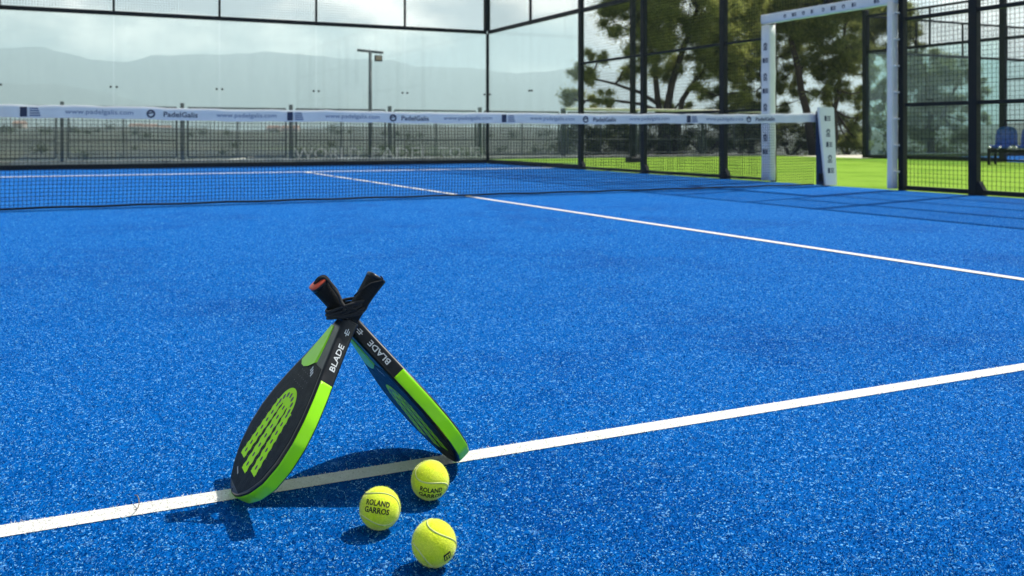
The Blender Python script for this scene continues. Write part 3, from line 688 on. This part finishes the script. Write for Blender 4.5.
pine('spreading dark pine seen through the greenish neighbouring glass', 935, 44,
     [(930, 72, 20, 0), (905, 66, 16, .3), (955, 70, 18, -.2), (915, 95, 20, 0), (940, 105, 20, .4), (970, 95, 15, .2), (905, 120, 16, .2), (925, 130, 16, 0), (955, 130, 14, .3), (978, 80, 9, 0), (912, 36, 7, 0), (906, 22, 6, .2), (918, 48, 8, 0), (980, 118, 10, 0)],
     [([(932, 156), (930, 115), (928, 80), (914, 40)], .2, .04), ([(936, 130), (950, 100), (962, 75)], .12, .05)], M['pine_b'])
# low shrubs just beyond the railing
for px_, D, rw, h, lab in ((598, 31, 1.5, 1.5, 'low shrub beyond the cream handrail, leftmost, under the long pine branches'), (640, 33, 1.6, 1.7, 'low shrub beyond the cream handrail, just left of the split pine trunks'), (705, 32, 1.7, 1.9, 'low shrub beyond the cream handrail, just right of the split pine trunks'), (742, 34, 1.6, 2.2, 'rounded shrub behind the railing, next to the left white jamb'), (790, 35, 1.5, 1.7, 'dark shrub behind the railing seen inside the white doorway, at left of the leaning trunk'), (848, 36, 1.6, 2.0, 'shrub behind the railing seen inside the white doorway, beside the black corner post')):
    p = from_cam((px_ - 464) / 900 * D, D, 0); p.z = ground_z(p.x, p.y) - .05; cs, rs, ns = [], [], []
    t = empty('shrub', p, lab, 'shrub', 'shrubs beyond the railing'); st = MB()
    for k in range(26):
        a = random.uniform(0, 2 * PI); q = random.uniform(.1, 1) ** .6 * rw; z = .35 + (h - .35) * random.random() * (1 - .5 * (q / rw) ** 2)
        cs.append((q * math.cos(a), q * math.sin(a), z)); rs.append(random.uniform(.25, .48)); ns.append(240)
        if k % 3 == 0: st.tube([(0, 0, 0), (q * .4 * math.cos(a), q * .4 * math.sin(a), z * .6), cs[-1]], [.03, .02, .008], 5)
    st.build('stems', M['bark'], t, True); fast_mesh('foliage', leaf_cloud(cs, rs, ns, .045, .09), 4, M['scrub_near'], t)
# scrub on the slope beyond the railing
cs, rs, ns = [], [], []
for k in range(420):
    D = random.uniform(52, 130) if k < 280 else random.uniform(120, 420); pxx = random.uniform(-140, 1150)
    p = from_cam((pxx - 464) / 900 * D, D, 0); R_ = random.uniform(.5, 1.2) * (1 + D / 160)
    cs.append((p.x, p.y, ground_z(p.x, p.y) + R_ * .45)); rs.append(R_); ns.append(int(220 + 120 * random.random()))
V = []
for c, r, n in zip(cs, rs, ns): V.append(leaf_cloud([c], [r], [n], .09 * (r / .9), .16 * (r / .9), .8))
tag(fast_mesh('scrub', np.concatenate(V), 4, M['scrub']), 'dark green scrub covering the slope beyond the railing', 'scrub', kind='stuff')

# ------------------------------------------------------------------ rackets
Yk = np.array([0, .0015, .004, .008, .012, .03, .06, .10, .14, .18, .22, .26, .30, .335, .36])
Wk = np.array([0, .017, .0284, .0413, .0517, .085, .1174, .1345, .136, .1241, .1027, .0757, .0508, .0301, .0184])
Hh = .0155
def wid(y): return float(np.interp(y, Yk, Wk))
def outline(y0, y1, n=90, both=True):
    # smooth outline, resampled with fine steps near the tip
    ys = y0 + (y1 - y0) * (np.linspace(0, 1, n) ** 1.7 if y0 < .001 else np.linspace(0, 1, n))
    ws = np.array([wid(y) for y in ys])
    for _ in range(3): ws[1:-1] = .25 * ws[:-2] + .5 * ws[1:-1] + .25 * ws[2:]
    return ys, ws
ys, ws = outline(0, .36, 100); ws[0] = .004; 
FULL = [(w, y) for y, w in zip(ys, ws)] + [(-w, y) for y, w in zip(ys[::-1], ws[::-1])]
def inset(poly, d):
    n = len(poly); out = []
    for i in range(n):
        a = Vector(poly[i - 1]); b = Vector(poly[i]); c = Vector(poly[(i + 1) % n])
        t = (c - a); t = t.normalized() if t.length > 1e-9 else Vector((1, 0)); nn = Vector((-t.y, t.x)); out.append((b.x + nn.x * d, b.y + nn.y * d))
    return out
def make_racket():
    root = empty('padel_racket', (0, 0, 0), 'x', 'padel racket')
    b = MB(); rows = []
    for d, z in ((.010, Hh - .0004), (.006, Hh), (.0025, Hh - .0012), (.0006, Hh - .004), (0, Hh - .008), (0, -Hh + .008), (.0006, -Hh + .004), (.0025, -Hh + .0012), (.006, -Hh), (.010, -Hh + .0004)):
        rows.append([Vector((x, y, z)) for x, y in inset(FULL, d)])
    b.loft(rows, True, True); b.build('frame', M['rk_black'], root, True)
    # faces, slightly proud of the frame's inner edge
    ys2, ws2 = outline(.013, .262, 80); fo = [(max(.002, w - .0115), y) for y, w in zip(ys2, ws2)]; fo = fo + [(-x, y) for x, y in fo[::-1]]
    # arc at the throat end of the face
    for s in (1, -1):
        MB().loft([[Vector((x, y, s * (Hh - .0006))) for x, y in fo], [Vector((x, y, s * (Hh + .0003))) for x, y in inset(fo, .0006)]], False, True).build('face', M['rk_face'], root)
    # green band round the rim
    yb = np.linspace(0, 1, 120) ** 1.7 * .246; oy, ow = outline(0, .36, 100); ow[0] = .004
    edge = [(-float(np.interp(y, oy, ow)), y) for y in yb[::-1]] + [(float(np.interp(y, oy, ow)), y) for y in yb]
    bo = [(Vector((x, y)), Vector((x, y))) for x, y in edge]; rows = []
    for i, (x, y) in enumerate(edge):
        a = Vector(edge[max(0, i - 1)]); c = Vector(edge[min(len(edge) - 1, i + 1)]); t = (c - a).normalized(); nn = Vector((t.y, -t.x)); e = .0007
        r = []
        for z, k in ((Hh - .0038, -.0004), (Hh - .0042, .6), (Hh - .008, 1.), (-Hh + .008, 1.), (-Hh + .0042, .6), (-Hh + .0038, -.0004)):
            q = Vector((x, y)) + nn * (e * k); r.append(Vector((q.x, q.y, z)))
        rows.append(r)
    MB().loft(rows, True, True, closed=False).build('edge_band', M['rk_green'], root, True)
    # sculpted green throat panels on both faces
    for s in (1, -1):
        rows = []
        for k in range(17):
            u = k / 16; w0 = wid(.262 + .073 * u); r = []
            for q in range(7):
                f = q / 6; y = .262 + .073 * u + (1 - u) ** 2 * (.012 - .030 * math.sin(PI * min(1, .12 + .88 * f)))     # concave foot
                w = float(np.interp(y, Yk, Wk)); xl = -w + .0008; xr = .42 * w0 - .020 * u ** 1.5; xr = max(xr, xl + .0015)
                x = xl + (xr - xl) * f; zz = Hh + .0010 if 0 < q < 6 else Hh - .004
                r.append(Vector((x, y, s * (zz + .0016 * math.sin(PI * f) * (1 - u)))))
            rows.append(r)
        MB().loft(rows, True, True, closed=False).build('throat_panel', M['rk_green'], root)
    # printed three pronged emblem, with drilled holes
    holes = MB(); pr = MB()
    def leg(cx0, cx1, y0, y1, w):
        n = 56; L = []; R = []
        for k in range(n + 1):
            u = k / n; y = y0 + (y1 - y0) * u; cx = cx0 + (cx1 - cx0) * u; ww = w * (1.02 + .11 * math.cos(2 * PI * 7 * u))
            L.append(Vector((cx - ww / 2, y, 0))); R.append(Vector((cx + ww / 2, y, 0)))
        return L, R
    zf = Hh + .00055
    for s in (1, -1):
        p = MB(); h = MB(); d = MB()
        for (c0, c1, ya, yb_, w) in ((-.054, -.040, .058, .170, .034), (.0, .0, .046, .176, .034), (.054, .040, .058, .170, .034)):
            L, R = leg(c0, c1, ya, yb_, w); p.loft([[Vector((a.x, a.y, s * zf)), Vector((b_.x, b_.y, s * zf))] for a, b_ in zip(L, R)], closed=False)
            nh = 7
            for k in range(nh):
                u = (k + .5) / nh; cx = c0 + (c1 - c0) * u; y = ya + (yb_ - ya) * u
                h.add([Vector((q[0], q[1], s * (zf + .00025))) for q in disc2d(cx, y, .0043, 12)], [tuple(range(12))])
                for sx in (-1, 1): d.add([Vector((q[0], q[1], s * (zf + .0003))) for q in disc2d(cx + sx * (w / 2 + .007), y + .007, .0011, 6)], [tuple(range(6))])
            # serif foot
            p.add([Vector((c0 + x, ya + y, s * (zf + .00008))) for x, y in ((-.017, -.004), (.017, -.004), (.017, .008), (-.017, .008))], [(0, 1, 2, 3)])
        # arch joining the prongs
        A = []
        for k in range(25):
            th = PI * k / 24; A.append([Vector((-.053 * math.cos(th), .165 + .040 * math.sin(th), s * (zf + .00012))), Vector((-.027 * math.cos(th), .160 + .016 * math.sin(th), s * (zf + .00012)))])
        p.loft(A, closed=False)
        for k in range(7):
            th = PI * (k + .5) / 7; h.add([Vector((q[0], q[1], s * (zf + .00025))) for q in disc2d(-.040 * math.cos(th), .164 + .027 * math.sin(th), .0052, 12)], [tuple(range(12))])
        for k in range(22):
            d.add([Vector((q[0], q[1], s * (zf + .0003))) for q in disc2d(-.035 + .07 * (k % 6) / 5 + .003 * (k // 6), .215 + .012 * (k // 6), .0010, 6)], [tuple(range(6))])
        p.build('emblem', M['rk_print'], root); h.build('holes', M['rk_black'], root); d.build('dots', M['rk_grey'], root)
        tx = MB(); g = fit_text_h('PRO LINE', .030, .007)
        tx.add([Vector((.028 + x * .55 + y * .1, .240 + y + x * -.25, s * (zf + .0002))) for x, y in g[0]], g[1])
        for k in range(3): tx.add([Vector((-.030 + x, .034 + y + k * .0, s * (zf + .0002))) for x, y in ((-.012, 0), (.012, -.006), (.013, -.003), (-.011, .003))], [(0, 1, 2, 3)])
        tx.v = tx.v[len(g[0]):]; tx.f = [tuple(i - len(g[0]) for i in f) for f in tx.f[len(g[1]):]]
        for k in range(3):
            x0 = .014 + k * .008; tx.add([Vector((x0 + x, .2475 - k * .0035 + y, s * (zf + .0002))) for x, y in ((0, 0), (.0055, -.0024), (.0085, .0065), (.003, .009))], [(0, 1, 2, 3)])
        tx.build('lettering', M['rk_white'], root)
    # lettering on the throat edges (both sides): reads from the head towards the grip
    g = fit_text_h('BLADE', .047, .0112, .015)
    for s in (1, -1):
        tx = MB(); yc = .2915
        slope = [(y, float(np.interp(y, oy, ow))) for y in (.28, .33)]; ang = (slope[1][1] - slope[0][1]) / .05
        def onedge(x, yv):
            y = yc + x; return Vector((s * (float(np.interp(y, oy, ow)) + .0006), y, s * yv))
        tx.add([onedge(x, yv) for x, yv in g[0]], g[1])
        # small trident mark nearer the grip
        for a, b_, c, d_ in ((.044, -.0045, .050, -.003), (.044, -.0008, .053, .0008), (.044, .003, .050, .0045), (.0425, -.005, .0445, .005), (.0395, -.0008, .043, .0008)):
            tx.add([onedge(x, yv) for x, yv in ((a, b_), (c, b_), (c, d_), (a, d_))], [(0, 1, 2, 3)])
        tx.build('lettering', M['rk_white'], root)
    # faint print on the green rim
    tx = MB(); g2 = fit_text_h('CARBON FRAME', .075, .006)
    # handle with wrapped grip
    gr = MB(); rows = []
    n = 110
    for k in range(n + 1):
        u = k / n; y = .352 + .095 * u; fl = .96 + .22 * max(0, (u - .55) / .45) ** 1.6 + .06 * max(0, (.08 - u) / .08)
        ring = []
        for q in range(20):
            th = 2 * PI * q / 20; ph = (u * 7.0 - q / 20) % 1.0; ridge_ = .0006 * (1 if ph > .14 else ph / .14) 
            c, s = math.cos(th), math.sin(th); e = .62
            ring.append(Vector(((.0160 * fl + ridge_) * math.copysign(abs(c) ** e, c), y, (.0144 * fl + ridge_) * math.copysign(abs(s) ** e, s))))
        rows.append(ring)
    gr.loft(rows, True, True).build('grip', M['grip'], root, True)
    cp = MB(); rows = []
    for y, k in ((.4465, 1.17), (.4515, 1.2), (.454, 1.12), (.455, .9)):
        rows.append([Vector((.0167 * k * math.copysign(abs(math.cos(a)) ** .62, math.cos(a)), y, .0151 * k * math.copysign(abs(math.sin(a)) ** .62, math.sin(a)))) for a in [2 * PI * q / 24 for q in range(24)]])
    cap = cp.loft(rows, True, True).build('butt_cap', M['rk_black'], root, True)
    # collar ring between grip and throat
    rows = []
    for y, k in ((.350, 1.16), (.352, 1.22), (.358, 1.22), (.360, 1.14)):
        rows.append([Vector((.0167 * k * math.copysign(abs(math.cos(a)) ** .62, math.cos(a)), y, .0149 * k * math.copysign(abs(math.sin(a)) ** .62, math.sin(a)))) for a in [2 * PI * q / 24 for q in range(24)]])
    MB().loft(rows, True, True).build('grip_collar', M['rk_black'], root, True)
    return root
def copy_tree(o, parent=None):
    c = o.copy(); COL.objects.link(c)
    if parent is not None: c.parent = parent
    for ch in list(o.children): copy_tree(ch, c)
    return c
def frame3(th, ph, ro):
    a = np.array([math.cos(th) * math.cos(ph), math.cos(th) * math.sin(ph), math.sin(th)]); u = np.cross(a, [0, 0, 1]); u /= np.linalg.norm(u); v = np.cross(u, a)
    w = u * math.cos(ro) + v * math.sin(ro); return w, a, np.cross(w, a)
def place(root, x, y, th, ph, ro):
    w, a, n = frame3(th, ph, ro)
    tow = lambda q: RT * q[0] + FW * q[1] + UP * q[2]
    W, A, Nn = tow(w), tow(a), tow(n)
    low = min((W.z * px_ + A.z * py_ + Nn.z * z) for px_, py_ in FULL for z in (Hh - .004, -Hh + .004))
    R_ = Matrix((W, A, Nn)).transposed().to_4x4(); p = from_cam(x, y, -low + .0035)
    root.matrix_world = Matrix.Translation(p) @ R_
    return root.matrix_world
r1 = make_racket(); r2 = copy_tree(r1)
r1['label'] = 'black and lime padel racket leaning right, emblem face towards the camera, black butt on top'
r2['label'] = 'black and lime padel racket leaning left behind the other, with a red butt cap'
for r in (r1, r2): r['group'] = 'two rackets propped against each other'
M1 = place(r1, -.4005, 1.5914, .9591, .4344, .0482)
M2 = place(r2, -.0176, 1.7981, .9139, 3.534, 3.0829)
# red ring on the second racket's butt, and wrist cords
rows = []
for y, k in ((.4530, 1.215), (.4562, 1.19), (.4575, .95)):
    rows.append([Vector((.0167 * k * math.copysign(abs(math.cos(a)) ** .62, math.cos(a)), y, .0151 * k * math.copysign(abs(math.sin(a)) ** .62, math.sin(a)))) for a in [2 * PI * q / 24 for q in range(24)]])
for c in r2.children:
    if c.name.startswith('butt_cap'):
        o = MB().loft(rows, True, True).build('butt_ring', M['red'], c, True)
def smooth_path(pts, n=8):
    out = []
    P_ = [pts[0]] + pts + [pts[-1]]
    for i in range(1, len(P_) - 2):
        p0, p1, p2, p3 = P_[i - 1], P_[i], P_[i + 1], P_[i + 2]
        for k in range(n):
            t = k / n; out.append(.5 * ((2 * p1) + (-p0 + p2) * t + (2 * p0 - 5 * p1 + 4 * p2 - p3) * t * t + (-p0 + 3 * p1 - 3 * p2 + p3) * t ** 3))
    out.append(pts[-1]); return out
def on1(x, y, z): return M1 @ Vector((x, y, z))
def on2(x, y, z): return M2 @ Vector((x, y, z))
def cord(paths, owner, Mx, r=.0024):
    inv = Mx.inverted(); mb = MB()
    for p in paths: mb.tube([inv @ q for q in smooth_path(p)], r, 7)
    return mb.build('wrist_cord', M['cord'], owner, True)
# closest points of the two handles
A0, A1 = on1(0, .38, 0), on1(0, .45, 0); B0, B1 = on2(0, .38, 0), on2(0, .45, 0)
def line_close(p, u, q, v):
    w0 = p - q; a, b, c, d, e = u.dot(u), u.dot(v), v.dot(v), u.dot(w0), v.dot(w0); den = a * c - b * b
    return p + u * ((b * e - c * d) / den), q + v * ((a * e - b * d) / den)
ca, cb = line_close(A0, A1 - A0, B0, B1 - B0); mid = (ca + cb) / 2 + UP * .017; cross_y = (M1.inverted() @ ca).y
# turns round both handles at the crossing, seen as a dark bundle
dirx = RT; loops = []
for k in range(5):
    h = -.008 + .0042 * k; pts = []
    for q in range(22):
        th = 2 * PI * q / 21; rx, ry = .036 + .002 * math.sin(k * 2), .040
        pts.append(mid + RT * (rx * math.cos(th)) + FW * (ry * math.sin(th)) + UP * (h + .010 * math.cos(th) + .003 * math.sin(2 * th + k)))
    loops.append(pts)
b2 = on2(.014, .452, -.016)
strap = [[on2(.0, .4575, .006), on2(.006, .462, -.006), on2(.014, .457, -.016), b2.lerp(mid - FW * .036 + UP * .016, .35), b2.lerp(mid - FW * .036 + UP * .016, .7), mid - FW * .040 + UP * .012, mid + RT * .022 - FW * .036 + UP * .004],
         [on2(.004, .4575, .004), on2(.012, .461, -.008), on2(.017, .454, -.014), b2.lerp(mid - FW * .036 + UP * .010, .4) + RT * .004, b2.lerp(mid - FW * .036 + UP * .010, .75), mid - FW * .042 + UP * .004, mid - RT * .026 - FW * .026 - UP * .006]]
cord(loops + strap, r2, M2, .0031)
wr = [[on1(.018, .457, 0), on1(.021, .452, -.006), on1(.021, .435, .010), on1(.019, .415, .018), on1(.012, .400, .021)]]
cord(wr, r1, M1, .0013)

# ------------------------------------------------------------------ balls
BR = .0335
def seam_pts(n=160, r=1.0):
    a, b = .75, .25; out = []
    for k in range(n):
        t = 2 * PI * k / n; out.append(Vector((a * math.cos(t) + b * math.cos(3 * t), a * math.sin(t) - b * math.sin(3 * t), 2 * math.sqrt(a * b) * math.sin(2 * t))).normalized() * r)
    return out
def sphere_mesh(r):
    bm = bmesh.new(); bmesh.ops.create_icosphere(bm, subdivisions=5, radius=r)
    sp = seam_pts(220); 
    from mathutils.kdtree import KDTree
    kd = KDTree(len(sp))
    for i, p in enumerate(sp): kd.insert(p, i)
    kd.balance()
    for v in bm.verts:
        d = kd.find(v.co.normalized())[2]
        v.co *= 1 - .020 * math.exp(-(d / .055) ** 2)
    me = bpy.data.meshes.new('tennis_ball'); bm.to_mesh(me); bm.free(); return me
ball_me = sphere_mesh(BR)
def tennis_ball(px, py, depth, label, targets, decal, fuzz_n=4200):
    c = from_cam((px - 463.75) / 900.125 * depth, depth, BR + .003)
    v = (CAM - c).normalized(); r = v.cross(UP).normalized() * -1; u = v.cross(r)
    if u.z < 0: u = -u
    S_ = np.array([tuple(p) for p in seam_pts(120)]); B_ = np.array([tuple(r), tuple(u), tuple(v)]); best_ = (1e9, None); rg = random.Random(5)
    for _ in range(2500):     # turn the ball until its seam lies where it shows
        e = (rg.uniform(-PI, PI), rg.uniform(-PI, PI), rg.uniform(-PI, PI)); Q = np.array(Matrix.Rotation(e[2], 3, 'Z') @ Matrix.Rotation(e[1], 3, 'Y') @ Matrix.Rotation(e[0], 3, 'X'))
        p_ = S_ @ Q.T @ B_.T; p_ = p_[p_[:, 2] > 0][:, :2]
        if len(p_) < 5: continue
        cost = sum(((p_ - np.array(t_)) ** 2).sum(1).min() for t_ in targets)
        for k_ in decal: cost += 3 * max(0, .62 - math.sqrt((((p_ - np.array(k_[1:3])) * (.8, 1.3)) ** 2).sum(1).min()))
        if cost < best_[0]: best_ = (cost, e)
    ro = best_[1]
    o = link_mesh('tennis_ball', ball_me if not ball_me.materials else ball_me.copy(), M['felt'], None, True) if not ball_me.materials else bpy.data.objects.new('tennis_ball', ball_me)
    if o.name not in COL.objects: COL.objects.link(o)
    o.location = c; o.rotation_euler = ro; tag(o, label, 'tennis ball', 'tennis balls on the blue turf')
    Rm = o.rotation_euler.to_matrix(); inv = Rm.transposed()
    s = seam_pts(200, BR * .984); s.append(s[0]); MB().tube(s, .0015, 6, False).build('seam', M['seam'], o, True)
    # view basis at the ball
    v = (CAM - c).normalized(); r = v.cross(UP).normalized() * -1; u = v.cross(r) 
    if u.z < 0: u = -u
    for kind, ox, oy, rot, width in decal:
        n0 = (r * ox + u * oy + v * math.sqrt(max(0, 1 - ox * ox - oy * oy))).normalized()
        tx = (r * math.cos(rot) + u * math.sin(rot)); tx = (tx - n0 * tx.dot(n0)).normalized(); ty = n0.cross(tx)
        mb = MB()
        def wrap(pts, fs):
            out = []
            for x, y in pts:
                th = math.hypot(x, y) / BR; d = (tx * x + ty * y).normalized() if th > 1e-6 else tx
                out.append(inv @ ((n0 * math.cos(th) + d * math.sin(th)) * (BR + .00045)))
            mb.add(out, fs)
        if kind == 'text':
            for line_, yo, wd in (('ROLAND', .0058, .95), ('GARROS', -.0056, 1.0)):
                g = fit_text_h(line_, width * wd, .0092, .03); wrap([(x, y + yo) for x, y in g[0]], g[1])
            mb.build('lettering', M['ink'], o)
        else:
            k = width / 2; g = 5; sq = []
            for i in range(g):
                for j in range(g):
                    x0, x1 = -k + 2 * k * i / g, -k + 2 * k * (i + 1) / g; y0, y1 = -k + 2 * k * j / g, -k + 2 * k * (j + 1) / g
                    wrap([(x0, y0), (x1, y0), (x1, y1), (x0, y1)], [(0, 1, 2, 3)])
            mb.build('logo', M['ink'], o); mb = MB()
            def wrap2(pts): 
                out = []
                for x, y in pts:
                    th = math.hypot(x, y) / BR; d = (tx * x + ty * y).normalized(); out.append(inv @ ((n0 * math.cos(th) + d * math.sin(th)) * (BR + .0008)))
                mb.add(out, [tuple(range(len(pts)))])
            q = k * .62
            for x in (-q, 0, q): wrap2([(x - k * .13, -q), (x + k * .13, -q), (x + k * .13, q * .7), (x - k * .13, q * .7)])
            wrap2([(-q - k * .13, q * .55), (q + k * .13, q * .55), (q + k * .13, q * .85), (-q - k * .13, q * .85)])
            mb.build('logo_mark', M['felt'], o)
    # stray felt fibres
    n = fuzz_n; d = RNG.normal(size=(n, 3)); d /= np.linalg.norm(d, axis=1, keepdims=True)
    a = d + RNG.normal(size=(n, 3)) * .75; a /= np.linalg.norm(a, axis=1, keepdims=True); b = np.cross(a, d); b /= np.linalg.norm(b, axis=1, keepdims=True) + 1e-9
    L = RNG.uniform(.0010, .0026, (n, 1)); L[: n // 30] *= 2.3; W = .00019
    p = d * (BR - .0004)
    V = np.stack([p - b * W, p + b * W, p + a * L + b * W * .4, p + a * L - b * W * .4], 1).reshape(-1, 3)
    fz = fast_mesh('felt_fuzz', V, 4, M['fuzz'], o); fz['kind'] = 'stuff'
    return o
tennis_ball(380, 510, 1.477, 'tennis ball with its dark lettering facing the camera, left of the other two balls', [(-.85, -.42), (-.3, -.6), (.1, -.78), (.42, -.95), (-.4, .82), (.4, .78)], [('text', -.14, .06, rad(-11), .043)])
tennis_ball(430, 482, 1.597, 'tennis ball farthest back, nearest the white line, lettering half turned under', [(-.4, .75), (-.23, -.03), (.15, -.38), (.7, -.35)], [('text', .05, -.66, rad(-10), .043)])
tennis_ball(434, 545, 1.351, 'tennis ball with a small square black mark, nearest the camera', [(-.76, .1), (-.47, .5), (.1, .7), (.6, .4), (.95, .05), (-.9, -.27), (-.3, -.9)], [('logo', .60, -.55, rad(12), .0125)])

# ------------------------------------------------------------------ turf pile near the camera
def pile():
    n = 560000
    D = 1.15 + (8.4 - 1.15) * RNG.uniform(0, 1, n) ** 1.9; u = RNG.uniform(-.60, .67, n)
    right = u * D
    x = CAM.x + RT.x * right + FW.x * D; y = CAM.y + RT.y * right + FW.y * D
    keep = (x > -4.98) & (x < 5.0) & (y < -.15) & (RNG.uniform(0, 1, n) < np.clip((8.4 - D) / 5.2, 0, 1) ** 1.2)
    x, y, D = x[keep], y[keep], D[keep]; n = len(x)
    jit = RNG.normal(0, .0026, n)
    wl = (np.abs(y + jit + SV + .013) < LW) | ((np.abs(x + jit + .035) < .03) & (y > -SV))
    L = RNG.uniform(.0022, .0050, n); az = RNG.uniform(0, 2 * PI, n); tilt = RNG.uniform(.75, 1.48, n)
    a = np.stack([np.cos(az) * np.sin(tilt), np.sin(az) * np.sin(tilt), np.cos(tilt)], 1)
    az2 = az + PI / 2 + RNG.normal(0, .5, n); b = np.stack([np.cos(az2), np.sin(az2), RNG.normal(0, .18, n)], 1); b /= np.linalg.norm(b, axis=1, keepdims=True)
    W = (RNG.uniform(.00045, .00090, n) * (1 + .22 * (D - 1.2)))[:, None]
    p = np.stack([x, y, np.where(wl, .0012, 0)], 1); q = p + a * L[:, None] * (1 + .1 * (D - 1.2))[:, None]
    V = np.stack([p - b * W, p + b * W, q + b * W * .6, q - b * W * .6], 1)
    tag(fast_mesh('turf_fibres', V[~wl].reshape(-1, 3), 4, M['blue_fibre']), 'short blue turf fibres over the near half of the court', 'turf', kind='stuff')
    tag(fast_mesh('line_fibres', V[wl].reshape(-1, 3), 4, M['white_fibre']), 'white turf fibres of the painted lines on the near half', 'turf', kind='stuff')
pile()
# a dry twig lying by the line
tp = [from_cam(-.585 + .03 * t + .006 * math.sin(t * 4), 1.60 - .07 * t, .009 + .004 * math.sin(t * 7)) for t in np.linspace(0, 1, 7)]
tag(MB().tube([p for p in tp], .0009, 5).build('twig', M['twig'], smooth=True), 'thin dry twig lying across the white line at lower left', 'twig')

# ------------------------------------------------------------------ haze
hz, nt, out = new_mat('valley_haze')
pv = N(nt, 'ShaderNodeVolumePrincipled'); pv.inputs['Color'].default_value = (.76, .93, .98, 1); pv.inputs['Density'].default_value = .00032; pv.inputs['Anisotropy'].default_value = .25
nt.links.new(pv.outputs[0], out.inputs['Volume'])
lo = min(v.z for r in rows for v in r) if False else -45
hb = MB().box((0, 0, (lo - 40 + 720) / 2), (17600, 17600, 720 - (lo - 40))).build('haze', hz); hb['kind'] = 'stuff'; hb['label'] = 'pale haze filling the valley air'; hb['category'] = 'haze'
